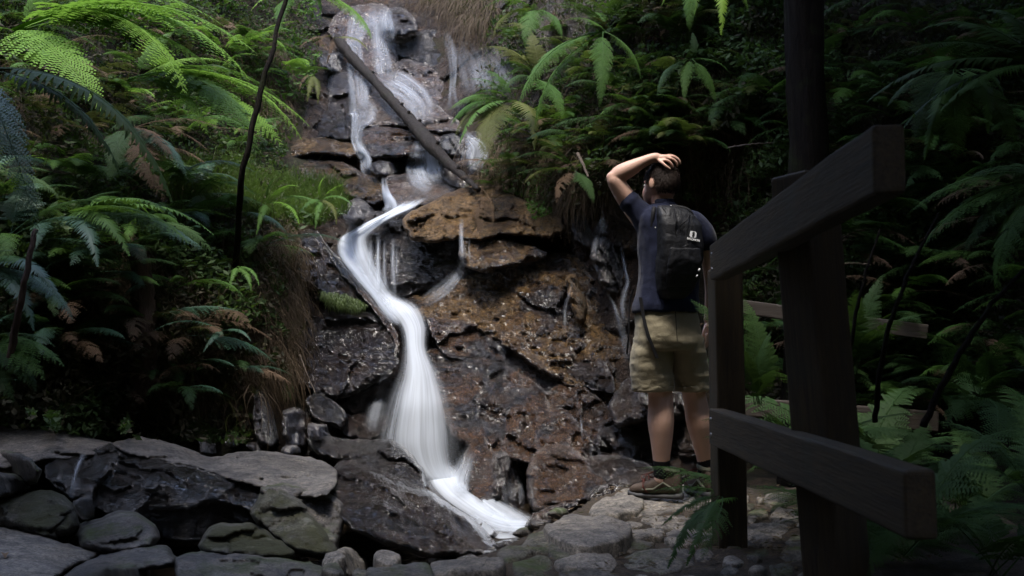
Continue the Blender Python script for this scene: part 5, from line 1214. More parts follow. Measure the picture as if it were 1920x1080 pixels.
beam('post', (.868, 4.02, -.5), (.862, 4.02, 1.10), .115, .115, W_brown, fence, yaw=R(4), seed=4, up=(0, 1, 0), bev=.01)
for (c, dx) in ((u1, -.0335), (l1, -.0335)):
    for dz in (.03, -.03):
        V, F = tube([c + Vector((dx - .004, -.05, dz)), c + Vector((dx + .003, -.05, dz))], .008, 8)
        link('bolt', mesh('bolt', V, F), M_steel, fence)
f2 = empty('wooden_railing', P(1480, 900, 5.9)); tag(f2, 'paler timber railing glimpsed far behind the ferns and the fence posts', 'railing')
beam('rail', P(1375, 574, 6.0), P(1740, 622, 5.6), .05, .085, W_pale, f2, seed=5)
beam('rail', P(1385, 762, 6.0), P(1760, 790, 5.6), .05, .11, W_pale, f2, seed=6)
beam('post', P(1560, 900, 5.86), P(1560, 575, 5.86), .1, .1, W_pale, f2, seed=7, up=(0, 1, 0))
# ================================================================== the hiker
def plain(name, c, rough=.7, spec=.3, bump=0.0, bs=200, sheen=0.0):
    m, t, n, l, b = newmat(name)
    co = n.new('ShaderNodeTexCoord').outputs['Object']
    a = noise(n, l, co, 14, 4, .6)
    l.new(mixc(n, l, a.outputs[0], tuple(x * .9 for x in c), tuple(min(1, x * 1.1) for x in c)), b.inputs['Base Color'])
    b.inputs['Roughness'].default_value = rough; b.inputs['Specular IOR Level'].default_value = spec
    b.inputs['Sheen Weight'].default_value = sheen
    if bump:
        w_ = noise(n, l, co, bs, 3, .6); f = noise(n, l, co, 18, 4, .6, 1.0)
        bp = n.new('ShaderNodeBump'); bp.inputs['Strength'].default_value = bump; bp.inputs['Distance'].default_value = .01
        l.new(mth(n, l, 'ADD', mth(n, l, 'MULTIPLY', w_.outputs[0], .15), f.outputs[0]), bp.inputs['Height']); l.new(bp.outputs[0], b.inputs['Normal'])
    return m
C_skin = plain('skin', (0.62, 0.39, 0.30), .5, .4)
C_skin.node_tree.nodes['Principled BSDF'].inputs['Subsurface Weight'].default_value = .12
C_skin.node_tree.nodes['Principled BSDF'].inputs['Subsurface Radius'].default_value = (.02, .008, .005)
C_shirt = plain('navy_cotton', (0.008, 0.011, 0.030), .85, .15, .35, sheen=.1)
C_shorts = plain('khaki_cotton', (0.26, 0.225, 0.15), .85, .15, .5, sheen=.1)
C_pack = plain('black_nylon', (0.007, 0.0075, 0.010), .55, .3, .6)
C_strap = plain('black_webbing', (0.010, 0.010, 0.012), .7, .2)
C_hair = plain('dark_brown_hair', (0.022, 0.013, 0.009), .65, .2)
C_sock = plain('black_sock', (0.012, 0.012, 0.014), .9, .1)
C_boot = plain('brown_boot_leather', (0.07, 0.05, 0.038), .7, .25, .3)
C_sole = plain('boot_sole', (0.05, 0.05, 0.052), .6, .3)
C_boot2 = plain('boot_side_panel', (0.10, 0.10, 0.07), .7, .25)
C_lace = plain('boot_lace', (0.10, 0.03, 0.025), .8, .1)
C_white = plain('white_print', (0.85, 0.85, 0.87), .6, .3)
PD = 5.15
U = PD / FPX
def Q(px, py, dy=0.0): return P(px, py, PD + dy)
def limb(ctl, n=28, sides=20):
    """ctl: (px, py, dy, radius in m) -> closed rounded tube"""
    a = [list(Q(c[0], c[1], c[2])) + [c[3]] for c in ctl]; a = np.array(a); m = len(a) - 1; pts = []; rad = []
    for i in range(n + 1):
        t = i / n * m; k = min(int(t), m - 1); f = t - k
        p0, p1, p2_, p3 = a[max(k - 1, 0)], a[k], a[k + 1], a[min(k + 2, m)]
        v = 0.5 * (2 * p1 + (p2_ - p0) * f + (2 * p0 - 5 * p1 + 4 * p2_ - p3) * f * f + (3 * p1 - p0 - 3 * p2_ + p3) * f ** 3)
        pts.append(Vector(v[:3])); rad.append(v[3])
    s = (pts[0] - pts[1]).normalized(); e = (pts[-1] - pts[-2]).normalized()
    P_ = [pts[0] + s * rad[0] * .95, pts[0] + s * rad[0] * .7] + pts + [pts[-1] + e * rad[-1] * .7, pts[-1] + e * rad[-1] * .95]
    R_ = [rad[0] * .3, rad[0] * .72] + rad + [rad[-1] * .72, rad[-1] * .3]
    return tube(P_, R_, sides)
def loft(rings, yaw=0.0, sides=40, power=2.3, closed=True):
    """rings: (centre Vector, half width, half depth); horizontal superellipses"""
    V = []; F = []; c_, s_ = math.cos(yaw), math.sin(yaw)
    for (c, a, b_) in rings:
        for k in range(sides):
            t = 2 * math.pi * k / sides; x = math.copysign(abs(math.cos(t)) ** (2 / power), math.cos(t)) * a; y = math.copysign(abs(math.sin(t)) ** (2 / power), math.sin(t)) * b_
            V.append((c[0] + x * c_ - y * s_, c[1] + x * s_ + y * c_, c[2]))
    for i in range(len(rings) - 1):
        for k in range(sides):
            j = (k + 1) % sides; F.append((i * sides + k, i * sides + j, (i + 1) * sides + j, (i + 1) * sides + k))
    F.append(tuple(range(sides))[::-1]); F.append(tuple((len(rings) - 1) * sides + k for k in range(sides)))
    return V, F
def ellipsoid(c, r, yaw=0, pitch=0, n=20):
    V = []; F = []; M = Matrix.Rotation(yaw, 3, 'Z') @ Matrix.Rotation(pitch, 3, 'X')
    for i in range(n + 1):
        ph = math.pi * (i + .0) / n; ph = min(max(ph, .02), math.pi - .02)
        for k in range(2 * n):
            t = math.pi * k / n
            V.append(tuple(Vector(c) + M @ Vector((r[0] * math.sin(ph) * math.cos(t), r[1] * math.sin(ph) * math.sin(t), r[2] * math.cos(ph)))))
    for i in range(n):
        for k in range(2 * n):
            j = (k + 1) % (2 * n); F.append((i * 2 * n + k, (i + 1) * 2 * n + k, (i + 1) * 2 * n + j, i * 2 * n + j))
    F.append(tuple(range(2 * n))[::-1][::-1]); F.append(tuple(n * 2 * n + k for k in range(2 * n))[::-1])
    return V, F
def fuse(name, pieces, voxel, mat, parent, smooth=6, disp=None):
    """join closed pieces into ONE continuous surface"""
    V = []; F = []
    for v, f in pieces:
        b_ = len(V); V += list(v); F += [tuple(i + b_ for i in q_) for q_ in f]
    me = mesh(name, V, F)
    bm = bmesh.new(); bm.from_mesh(me); bmesh.ops.recalc_face_normals(bm, faces=bm.faces); bm.to_mesh(me); bm.free()
    t = bpy.data.objects.new('tmp', me); COL.objects.link(t)
    r_ = t.modifiers.new('r', 'REMESH'); r_.mode = 'VOXEL'; r_.voxel_size = voxel; r_.use_smooth_shade = True
    s_ = t.modifiers.new('s', 'SMOOTH'); s_.iterations = smooth; s_.factor = .5
    dg = bpy.context.evaluated_depsgraph_get()
    m2 = bpy.data.meshes.new_from_object(t.evaluated_get(dg)); bpy.data.objects.remove(t)
    if disp:
        n = len(m2.vertices); co = np.zeros(n * 3); nr = np.zeros(n * 3)
        m2.vertices.foreach_get('co', co); m2.vertices.foreach_get('normal', nr)
        co = co.reshape(-1, 3); nr = nr.reshape(-1, 3)
        co = co + nr * disp(co)[:, None]; m2.vertices.foreach_set('co', co.ravel()); m2.update()
    m2.name = name
    return link(name, m2, mat, parent)
foot = Q(1250, 938)
man = empty('person', (foot.x, foot.y, 0.02))
tag(man, 'person seen from behind, one hand on the head, in navy shirt and khaki shorts', 'person')
YAW = R(16)
hc = Q(1241, 343, .02)
body = [
    # torso core, hips
    limb([(1253, 615, 0, .12), (1254, 540, 0, .115), (1252, 450, .01, .12), (1248, 410, .02, .09)]),
    limb([(1246, 405, .02, .065), (1243, 385, .01, .058), (1241, 360, .02, .056)]),
    # left leg
    limb([(1226, 640, .0, .085), (1233, 700, .0, .072), (1238, 738, .01, .064), (1239, 765, .0, .066), (1239, 792, -.005, .068), (1240, 825, .0, .057), (1240, 855, .01, .046), (1241, 885, .02, .040), (1240, 900, .02, .04)], 40),
    # right leg
    limb([(1284, 640, .03, .085), (1294, 700, .05, .070), (1301, 738, .07, .060), (1306, 765, .07, .064), (1310, 792, .06, .065), (1316, 825, .08, .054), (1321, 855, .1, .044), (1323, 880, .11, .038), (1323, 893, .11, .038)], 40),
    # raised left arm
    limb([(1205, 410, .03, .062), (1186, 388, .03, .054), (1168, 362, .02, .050), (1155, 342, .01, .043), (1150, 334, .01, .038)], 30),
    limb([(1151, 334, .01, .037), (1163, 326, .01, .046), (1182, 316, .0, .042), (1203, 305, -.01, .031), (1222, 297, -.02, .0255), (1232, 296, -.02, .026)], 36),
    # lowered right arm
    limb([(1304, 425, .05, .058), (1318, 452, .06, .048), (1327, 478, .07, .043), (1332, 505, .08, .039)], 24),
    limb([(1332, 505, .08, .039), (1334, 540, .11, .035), (1330, 580, .16, .026), (1328, 600, .17, .025)], 24),
    # left palm
    ellipsoid(Q(1243, 297, -.02), (.042, .030, .020), 0, 0),
    ellipsoid(Q(1232, 296, -.02), (.03, .024, .021), 0, 0),
    # right palm
    ellipsoid(Q(1327, 616, .17), (.018, .036, .045), .2),
    # skull, jaw, brow, nose, ears
    ellipsoid(hc, (.074, .095, .100), R(38)),
    ellipsoid(hc + Vector((-.035, .045, -.05)), (.058, .062, .068), R(38)),
]
FD = Vector((-math.sin(R(38)), math.cos(R(38)), 0)); SD = Vector((math.cos(R(38)), math.sin(R(38)), 0))
body += [ellipsoid(hc + FD * .098 + Vector((0, 0, -.015)), (.012, .02, .024), R(38)), ellipsoid(hc + FD * .086 + Vector((0, 0, .012)), (.045, .014, .012), R(38)),
         ellipsoid(hc + FD * .088 + Vector((0, 0, -.058)), (.024, .012, .008), R(38)), ellipsoid(hc + FD * .078 + Vector((0, 0, -.092)), (.022, .018, .016), R(38))]
for s in (-1, 1):
    body.append(ellipsoid(hc + SD * .079 * s - FD * .004 + Vector((0, 0, -.012)), (.010, .019, .032), R(38)))
def finger(pts, r=.0085):
    return limb([(x, y, d, r * (1 - .08 * i)) for i, (x, y, d) in enumerate(pts)], 14, 10)
# five separate fingers of the hand on the head: curled over the crown
body += [finger([(1246, 293, .0), (1258, 291.5, .02), (1269, 296, .035), (1275, 303, .04)], .0088),
         finger([(1248, 295, -.015), (1260, 293.5, -.005), (1271, 299, .0), (1275, 307, .005)], .0090),
         finger([(1247, 298, -.035), (1258, 297, -.04), (1267, 303, -.04), (1270, 311, -.035)], .0088),
         finger([(1243, 300, -.05), (1252, 301, -.062), (1259, 307, -.066), (1262, 314, -.06)], .0078),
         finger([(1234, 299, -.035), (1240, 304, -.06), (1248, 311, -.072), (1256, 317, -.07)], .0095)]
# relaxed right hand
for k, (x, d) in enumerate([(1323, .14), (1325, .157), (1327, .175), (1329, .19)]):
    body.append(finger([(x + 1, 628, d), (x, 638 + 2 * (k in (1, 2)), d - .002), (x - 2, 646 + 2 * (k in (1, 2)), d - .004), (x - 4, 650 + 2 * (k in (1, 2)), d)], .0085))
body.append(finger([(1324, 610, .15), (1320, 620, .13), (1319, 630, .125), (1320, 636, .13)], .0098))
fuse('body', body, .0042, C_skin, man, 4)
# eyes and brows (the face is turned away but there)
for s in (-1, 1):
    V, F = ellipsoid(hc + FD * .088 + SD * .031 * s + Vector((0, 0, -.005)), (.011, .006, .007), R(38), n=8); link('eye', mesh('eye', V, F), C_white, man)
# hair: cap and short strands
def hair():
    rg = np.random.default_rng(4); n = 9000
    v = rg.normal(size=(n, 3)); v /= np.linalg.norm(v, axis=1)[:, None]
    fw = v @ np.array([0, 1, 0]); keep = (v[:, 2] > -.55 + np.clip(fw, 0, 1) * 1.25) & ~((np.abs(v[:, 0]) > .55) & (v[:, 2] < -.02) & (fw > -.25))
    v = v[keep]; M = np.array(Matrix.Rotation(R(38), 3, 'Z'))
    rad = np.array([.077, .098, .103]); p = (v * rad) @ M.T + np.array(hc)
    nn = (v / rad) @ M.T; nn /= np.linalg.norm(nn, axis=1)[:, None]
    dn = np.array([0, 0, -1.0]) + rg.normal(0, .35, (len(v), 3)); dn = dn - (dn * nn).sum(1)[:, None] * nn; dn /= np.linalg.norm(dn, axis=1)[:, None]
    top = np.clip(v[:, 2], 0, 1)[:, None]
    L = .017 * (1 - .35 * np.clip(-v[:, 2], 0, 1))[:, None]
    e = p + (dn * (1 - .3 * top) + nn * (.25 + .5 * top) + rg.normal(0, .18, p.shape)) * L
    mid = (p + e) / 2 + nn * .004
    sd = np.cross(dn, nn) * .0012
    V = np.stack([p - sd, p + sd, mid + sd, mid - sd, e], 1).reshape(-1, 3)
    b0 = np.arange(len(p)) * 5
    F = [(b, b + 1, b + 2, b + 3) for b in b0] + [(b + 3, b + 2, b + 4) for b in b0]
    # scalp cap under the strands
    cv = []; cf = []; nn_ = 36
    for i in range(nn_ // 2 + 1):
        for k in range(nn_):
            ph = math.pi * i / (nn_ // 2); t = 2 * math.pi * k / nn_
            q_ = np.array([math.sin(ph) * math.cos(t), math.sin(ph) * math.sin(t), math.cos(ph)])
            cv.append(q_)
    cv = np.array(cv); ok = (cv[:, 2] > -.5 + np.clip(cv[:, 1], 0, 1) * 1.25) & ~((np.abs(cv[:, 0]) > .55) & (cv[:, 2] < 0) & (cv[:, 1] > -.2))
    for i in range(nn_ // 2):
        for k in range(nn_):
            j = (k + 1) % nn_; f = (i * nn_ + k, (i + 1) * nn_ + k, (i + 1) * nn_ + j, i * nn_ + j)
            if all(ok[x] for x in f): cf.append(f)
    cw = (cv * rad) @ M.T + np.array(hc)
    Vn = np.concatenate([V, cw]); F += [tuple(x + len(V) for x in f) for f in cf]
    link('hair', mesh('hair', Vn, F), C_hair, man)
hair()
# ---- clothes
def folds(amp, fr, seed, st=(1, 1, 1.0)):
    st = np.array(st)
    return lambda co: amp * fbm(co * st, fr, 3, seed, .5, True) + amp * .4 * fbm(co * st, fr * 3, 2, seed + 3)
def rg_(px, py, hw, hd, dy=0.0): return (Q(px, py, dy), hw * U, hd)
shirt = [loft([rg_(1243, 381, 19, .062, .01), rg_(1244, 388, 25, .068, .01), rg_(1247, 396, 42, .08), rg_(1250, 408, 53, .098), rg_(1253, 425, 58, .112), rg_(1255, 450, 59, .122), rg_(1256, 485, 58, .122), rg_(1255, 520, 57, .12), rg_(1252, 555, 59, .126), rg_(1250, 575, 61.5, .136), rg_(1250, 585, 62, .138)][::-1], YAW, power=2.4),
         limb([(1216, 418, .02, .080), (1200, 400, .02, .066), (1188, 388, .02, .056), (1180, 378, .02, .054)], 16),
         limb([(1293, 420, .05, .070), (1308, 430, .06, .066), (1320, 446, .06, .060), (1325, 458, .065, .056)], 16)]
fuse('shirt', shirt, .006, C_shirt, man, 3, folds(.010, 7, 3, (1, 1, .5)))
V, F = loft([rg_(1243, 386, 20, .066, .01), rg_(1243, 378, 20.5, .064, .01), rg_(1243, 375, 19, .060, .01)], YAW)
fuse('collar', [(V, F)], .005, C_shirt, man, 2)
shorts = [loft([rg_(1250, 572, 56, .122), rg_(1250, 590, 58, .128), rg_(1252, 615, 62, .14), rg_(1254, 640, 65, .145), rg_(1255, 655, 64, .13)][::-1], YAW),
          loft([rg_(1225, 732, 36.5, .10), rg_(1224, 716, 37, .102), rg_(1221, 690, 38, .108), rg_(1221, 660, 37, .118), rg_(1226, 630, 34, .12)], YAW),
          loft([rg_(1296, 732, 30.5, .095, .05), rg_(1295, 716, 31, .098, .05), rg_(1292, 690, 32, .106, .04), rg_(1288, 660, 33, .115, .02), rg_(1282, 630, 32, .12, .01)], YAW)]
fuse('shorts', shorts, .006, C_shorts, man, 3, folds(.009, 6, 8, (.8, .8, 1.3)))
for (cx, hw, dy) in ((1225, 37, 0), (1296, 31, .05)):
    V, F = loft([rg_(cx, 734, hw + .2, .102 if dy == 0 else .097, dy), rg_(cx, 723, hw + .8, .106 if dy == 0 else .1, dy)], YAW)
    fuse('hem', [(V, F)], .006, C_shorts, man, 2, folds(.004, 10, 18))
# leg pocket, back pocket flaps and seam
def pad(c, x, z, hw, hh, th, n=6):
    """a thin rounded cloth piece centred at c spanned by x and z"""
    x = Vector(x).normalized(); z = Vector(z).normalized(); y = x.cross(z); V = []; F = []
    for i in range(n + 1):
        for j in range(n + 1):
            u, v = i / n * 2 - 1, j / n * 2 - 1
            t = th * (1 - max(abs(u), abs(v)) ** 6)
            V.append(c + x * hw * u + z * hh * v - y * 0 + (y * t))
    for i in range(n + 1):
        for j in range(n + 1):
            u, v = i / n * 2 - 1, j / n * 2 - 1
            V.append(c + x * hw * u + z * hh * v - y * .012)
    m = (n + 1) ** 2
    for i in range(n):
        for j in range(n):
            a = i * (n + 1) + j; F.append((a, a + n + 1, a + n + 2, a + 1)); F.append((m + a, m + a + 1, m + a + n + 2, m + a + n + 1))
    for i in range(n):
        F += [(i * (n + 1), m + i * (n + 1), m + (i + 1) * (n + 1), (i + 1) * (n + 1)), ((i + 1) * (n + 1) + n, m + (i + 1) * (n + 1) + n, m + i * (n + 1) + n, i * (n + 1) + n),
              (i + 1, m + i + 1, m + i, i), (n * (n + 1) + i, m + n * (n + 1) + i, m + n * (n + 1) + i + 1, n * (n + 1) + i + 1)]
    return [tuple(v) for v in V], F
XB = Vector((math.cos(YAW), math.sin(YAW), 0)); NB = Vector((math.sin(YAW), -math.cos(YAW), 0))
def on_back(px, py, out, depth): return Q(px, py, 0) + NB * depth - Vector((0, 0, 0)) + NB * out
for (x, y, hw, hh) in ((1196, 680, 10, 26), (1311, 684, 8, 24)):
    V, F = pad(Q(x, y, -.045 if x < 1250 else .0), (math.cos(.9 * (-1 if x < 1250 else .3)), math.sin(.9 * (-1 if x < 1250 else .3)), 0), (0, 0, 1), hw * U * 1.6, hh * U, .01)
    fuse('pocket', [(V, F)], .005, C_shorts, man, 2, folds(.003, 12, 19))
V, F = tube([Q(1266, 580, -.142), Q(1268, 610, -.155), Q(1270, 640, -.155)], .0016, 5); link('seam', mesh('seam', V, F), C_strap, man)
# ---- socks and boots
def boot(ax, ay, dy, dirv, lb):
    """ankle centre pixel, depth offset, pointing direction of the toe"""
    a = Q(ax, ay, dy); d = Vector(dirv).normalized(); s = Vector((-d.y, d.x, 0)); g = .012
    b_ = empty('boot', (a.x, a.y, g)); b_.parent = man; b_.location = Vector((a.x, a.y, g)) - Vector(man.location)
    def ring(t, w, h, z0):
        pts = []
        for k in range(16):
            an = 2 * math.pi * k / 16; c, s_ = math.cos(an), math.sin(an)
            pts.append((t, w * math.copysign(abs(c) ** .8, c), z0 + h * .5 + h * .5 * math.copysign(abs(s_) ** .75, s_)))
        return pts
    def build(name, spec, mat):
        V = []; F = []
        for (t, w_, h, z0) in spec:
            for (x, y, z) in ring(t, w_, h, z0): V.append(tuple(d * x + s * y + Vector((0, 0, z))))
        for i in range(len(spec) - 1):
            for k in range(16):
                j = (k + 1) % 16; F.append((i * 16 + k, i * 16 + j, (i + 1) * 16 + j, (i + 1) * 16 + k))
        F.append(tuple(range(16))[::-1]); F.append(tuple((len(spec) - 1) * 16 + k for k in range(16)))
        me = mesh(name, V, F); bm = bmesh.new(); bm.from_mesh(me); bmesh.ops.recalc_face_normals(bm, faces=bm.faces); bmesh.ops.subdivide_edges(bm, edges=bm.edges, cuts=1, smooth=1.0, use_grid_fill=True); bm.to_mesh(me); bm.free()
        me.materials.append(mat); me.polygons.foreach_set('use_smooth', np.ones(len(me.polygons), bool))
        o = bpy.data.objects.new(name, me); COL.objects.link(o); o.parent = b_; return o
    build('upper', [(-.085, .02, .05, .03), (-.078, .034, .10, .025), (-.05, .040, .135, .022), (-.01, .042, .125, .022), (.03, .043, .10, .022), (.07, .046, .078, .02), (.11, .048, .062, .02), (.15, .044, .05, .02), (.178, .03, .038, .02), (.188, .012, .02, .025)], C_boot)
    build('sole', [(-.094, .025, .032, 0), (-.08, .039, .034, 0), (-.03, .041, .030, 0), (.03, .042, .028, 0), (.09, .051, .030, 0), (.14, .049, .030, 0), (.178, .036, .030, .004), (.198, .014, .026, .008)], C_sole)
    V = []; 
    # padded ankle cuff as a torus-like ring
    pts = [d * (.046 * math.cos(t)) - d * .02 + s * (.044 * math.sin(t)) + Vector((0, 0, .152 + .012 * math.cos(t))) for t in [2 * math.pi * k / 20 for k in range(21)]]
    V, F = tube(pts, .013, 8); me = mesh('cuff', V, F); me.materials.append(C_boot2); o = bpy.data.objects.new('cuff', me); COL.objects.link(o); o.parent = b_
    for sg in (-1, 1):
        V, F = tube([s * .043 * sg - d * .06 + Vector((0, 0, .05)), s * .047 * sg + d * .0 + Vector((0, 0, .085)), s * .049 * sg + d * .05 + Vector((0, 0, .05)), s * .050 * sg + d * .11 + Vector((0, 0, .045))], .007, 6)
        me = mesh('side_stripe', V, F); me.materials.append(C_boot2); o = bpy.data.objects.new('side_stripe', me); COL.objects.link(o); o.parent = b_
    for k in range(4):
        t = .02 + k * .028; z = .135 - k * .018
        V, F = tube([d * t + s * .034 + Vector((0, 0, z)), d * (t + .012) + Vector((0, 0, z + .014)), d * t - s * .034 + Vector((0, 0, z))], .0028, 6)
        me = mesh('lace', V, F); me.materials.append(C_lace); o = bpy.data.objects.new('lace', me); COL.objects.link(o); o.parent = b_
    for k in range(2):
        V, F = tube([d * .05 + s * (.02 + .01 * k) + Vector((0, 0, .14)), d * (.09 + .02 * k) + s * (.055) + Vector((0, 0, .12)), d * .10 + s * (.06 + .01 * k) + Vector((0, 0, .06)), d * .08 + s * .05 + Vector((0, 0, .03))], .0022, 5)
        me = mesh('lace', V, F); me.materials.append(C_lace); o = bpy.data.objects.new('lace', me); COL.objects.link(o); o.parent = b_
boot(1247, 905, .02, (-.85, .35, 0), 'left')
boot(1323, 905, .11, (-.3, .9, 0), 'right')
for (x, y, d_, r1) in ((1240, 866, .012, .045), (1322, 862, .102, .043)):
    V, F = limb([(x, y - 3, d_, r1), (x + .5, y + 8, d_ + .003, r1 * .97), (x + 1, y + 24, d_ + .006, r1 * .98)], 10)
    link('sock', mesh('sock', V, F), C_sock, man)
# ---- backpack (a thing of its own, worn by the hiker)
pk = empty('backpack', Q(1270, 475, -.2)); tag(pk, 'slim black backpack with a small white emblem worn by the hiker', 'backpack')
def bp_r(px, py, hw, hd, out): return (Q(px - 26, py + 5, 0) + NB * (out - .01), hw * U * .97, hd * .72)
pack = [loft([bp_r(1262, 386, 18, .03, .10), bp_r(1266, 392, 27, .045, .12), bp_r(1272, 405, 37, .065, .135), bp_r(1277, 425, 42, .082, .15), bp_r(1278, 455, 43.5, .095, .158), bp_r(1277, 490, 43, .10, .158), bp_r(1274, 520, 40, .09, .15), bp_r(1270, 545, 33, .07, .14), bp_r(1268, 558, 24, .045, .125)][::-1], YAW, power=2.8)]
fuse('pack_body', pack, .006, C_pack, pk, 4, lambda co: .006 * fbm(co * np.array([1, 1, .5]), 12, 3, 5, .5, True) + .004 * fbm(co * np.array([1, 1, 2.]), 7, 3, 9))
back_of = lambda px, py, out: Q(px - 22, py + 4, 0) + NB * (out - .02)
# front pocket panel with zip
pp_ = [loft([bp_r(1276, 468, 30, .02, .222), bp_r(1277, 490, 34, .028, .222), bp_r(1275, 515, 33, .026, .21), bp_r(1271, 538, 25, .018, .185)][::-1], YAW, power=3)]
fuse('front_pocket', pp_, .005, C_pack, pk, 3, folds(.004, 12, 31))
for s_, pts in (('a', [(1238, 390, .09), (1232, 400, .12), (1229, 425, .12), (1226, 470, .10), (1228, 520, .09)]), ('b', [(1272, 386, .08), (1295, 392, .10), (1306, 402, .10), (1312, 418, .08)])):
    V, F = tube(spline([back_of(*p) for p in pts], 16), .011, 8); link('shoulder_strap', mesh('shoulder_strap', V, F), C_strap, pk)
for a, b_ in (((1240, 392), (1262, 470)), ((1262, 392), (1252, 440)), ((1290, 405), (1262, 430)), ((1246, 410), (1240, 500))):
    V, F = tube(spline([back_of(a[0], a[1], .175), back_of((a[0] + b_[0]) / 2, (a[1] + b_[1]) / 2, .235), back_of(b_[0], b_[1], .235)], 10), .003, 6)
    link('piping', mesh('piping', V, F), C_strap, pk)
# waist belt and hanging webbing
def ribbon(name, pts, w_, mat, parent, axis=XB):
    V = []; F = []
    P_ = spline(pts, 20)
    for p in P_:
        V += [tuple(p - axis * w_), tuple(p + axis * w_), tuple(p + axis * w_ + NB * .003), tuple(p - axis * w_ + NB * .003)]
    for i in range(20):
        for k in range(4):
            j = (k + 1) % 4; F.append((i * 4 + k, i * 4 + j, i * 4 + 4 + j, i * 4 + 4 + k))
    F += [(3, 2, 1, 0), (80, 81, 82, 83)]
    return link(name, mesh(name, V, F), mat, parent, smooth=False)
ribbon('webbing', [back_of(1206, 556, .135), back_of(1209, 590, .15), back_of(1214, 620, .165), back_of(1222, 642, .165), back_of(1233, 668, .16)], .009, C_strap, pk)
ribbon('webbing', [back_of(1198, 540, .1), back_of(1191, 570, .1), back_of(1188, 620, .11), back_of(1186, 660, .1)], .004, C_strap, pk)
V, F = tube([back_of(1292, 512, .262), back_of(1294, 507, .262)], .0045, 6); link('reflector', mesh('reflector', V, F), C_white, pk)
V, F = tube([back_of(1289, 522, .255), back_of(1291, 518, .257)], .0035, 6); link('reflector', mesh('reflector', V, F), C_white, pk)
V, F = tube([back_of(1269, 385.5, .085), back_of(1271, 385.5, .085)], .0045, 6); link('reflector', mesh('reflector', V, F), C_white, pk)
V, F = tube([back_of(1233, 427, .135), back_of(1234.5, 429, .135)], .0035, 6); link('reflector', mesh('reflector', V, F), C_white, pk)
# emblem and lettering printed on the pack, laid on its surface
bpy.context.view_layer.update()
PKB = [o for o in pk.children if o.name.startswith('pack_body')][0]
def on_pack(px, py):
    o_ = Vector(CC) - PKB.matrix_world.translation; d = (P(px, py, 1) - Vector(CC)).normalized()
    hit, loc, nor, _ = PKB.ray_cast(o_, d)
    if not hit: return back_of(px, py, .25), NB
    return loc + PKB.matrix_world.translation, Vector(nor)
c0, _n = on_pack(1297, 442)
ns = [on_pack(1297 + a, 444 + b_)[1] for a in (-6, 0, 6) for b_ in (-6, 0, 8)]
n0 = (sum(ns, Vector()) / len(ns)).normalized(); n0 = (n0 + NB * .8).normalized()
def printed(me, px, py, mat, rot=R(-9), lift=.004):
    c, _ = on_pack(px, py); me.materials.clear(); me.materials.append(mat)
    o = bpy.data.objects.new(me.name, me); COL.objects.link(o); o.parent = pk
    c = c0 + ((P(px, py, 1) - P(1297, 442, 1)) * PD)
    c = c - n0 * ((c - c0).dot(n0)) + n0 * lift
    z = n0; x = Vector((0, 0, 1)).cross(z).normalized(); y = z.cross(x)
    M4 = (Matrix((x, y, z)).transposed() @ Matrix.Rotation(rot, 3, 'Z')).to_4x4(); M4.translation = c - Vector(pk.location); o.matrix_basis = M4
    return o
def text_mesh(name, body_, size, bold=0.0, ext=.0006):
    cu = bpy.data.curves.new(name, 'FONT'); cu.body = body_; cu.size = size; cu.align_x = 'CENTER'; cu.align_y = 'CENTER'; cu.extrude = ext; cu.offset = bold
    t = bpy.data.objects.new(name, cu); COL.objects.link(t)
    me = bpy.data.meshes.new_from_object(t.evaluated_get(bpy.context.evaluated_depsgraph_get())); bpy.data.objects.remove(t); me.name = name
    return me
bm = bmesh.new(); bmesh.ops.create_cube(bm, size=1)
for v in bm.verts: v.co = Vector((v.co.x * .034, v.co.y * .032, v.co.z * .004))
bmesh.ops.bevel(bm, geom=[e for e in bm.edges if abs(e.verts[0].co.z - e.verts[1].co.z) > .001], offset=.004, segments=3, affect='EDGES')
em = bpy.data.meshes.new('emblem'); bm.to_mesh(em); bm.free()
printed(em, 1299, 440, C_white, lift=.005)
printed(text_mesh('lettering', 'S', .030, .0008), 1299, 440, C_strap, lift=.0085)
printed(text_mesh('lettering', 'SALOMON', .0145, .0006), 1299, 449.5, C_white, lift=.006)
# ================================================================== fallen leaves and litter on the stones
def leaf_mesh(seed):
    rr = random.Random(seed); V = []; F = []; n = 8; L = .05; w_ = .014
    cb = rr.uniform(.1, .5)
    for i in range(n + 1):
        t = i / n; x = (t - .5) * L; ww = w_ * math.sin(math.pi * min(max(t, .02), .98)) ** .8
        z = cb * .02 * (math.sin(math.pi * t) + .3 * math.sin(5 * t + seed)); y = .006 * math.sin(3 * t)
        V += [(x, y - ww, z + ww * .4), (x, y, z), (x, y + ww, z + ww * .4)]
    for i in range(n):
        for k in range(2): F.append((i * 3 + k, i * 3 + 3 + k, i * 3 + 4 + k, i * 3 + 1 + k))
    return mesh('fallen_leaf', V, F)
F_tan = leaf_mat('tan_fallen_leaf', (0.16, 0.10, 0.06), (0.30, 0.22, 0.15), .1, .7, .2)
F_pale = leaf_mat('pale_fallen_leaf', (0.35, 0.31, 0.26), (0.5, 0.45, 0.4), .1, .7, .2)
F_red = leaf_mat('orange_fallen_leaf', (0.28, 0.07, 0.02), (0.4, 0.12, 0.03), .1, .6, .2)
LM = []
for i, m_ in enumerate([F_tan, F_tan, F_pale, F_red]):
    me = leaf_mesh(i); me.materials.append(m_); LM.append(me)
dg = bpy.context.evaluated_depsgraph_get()
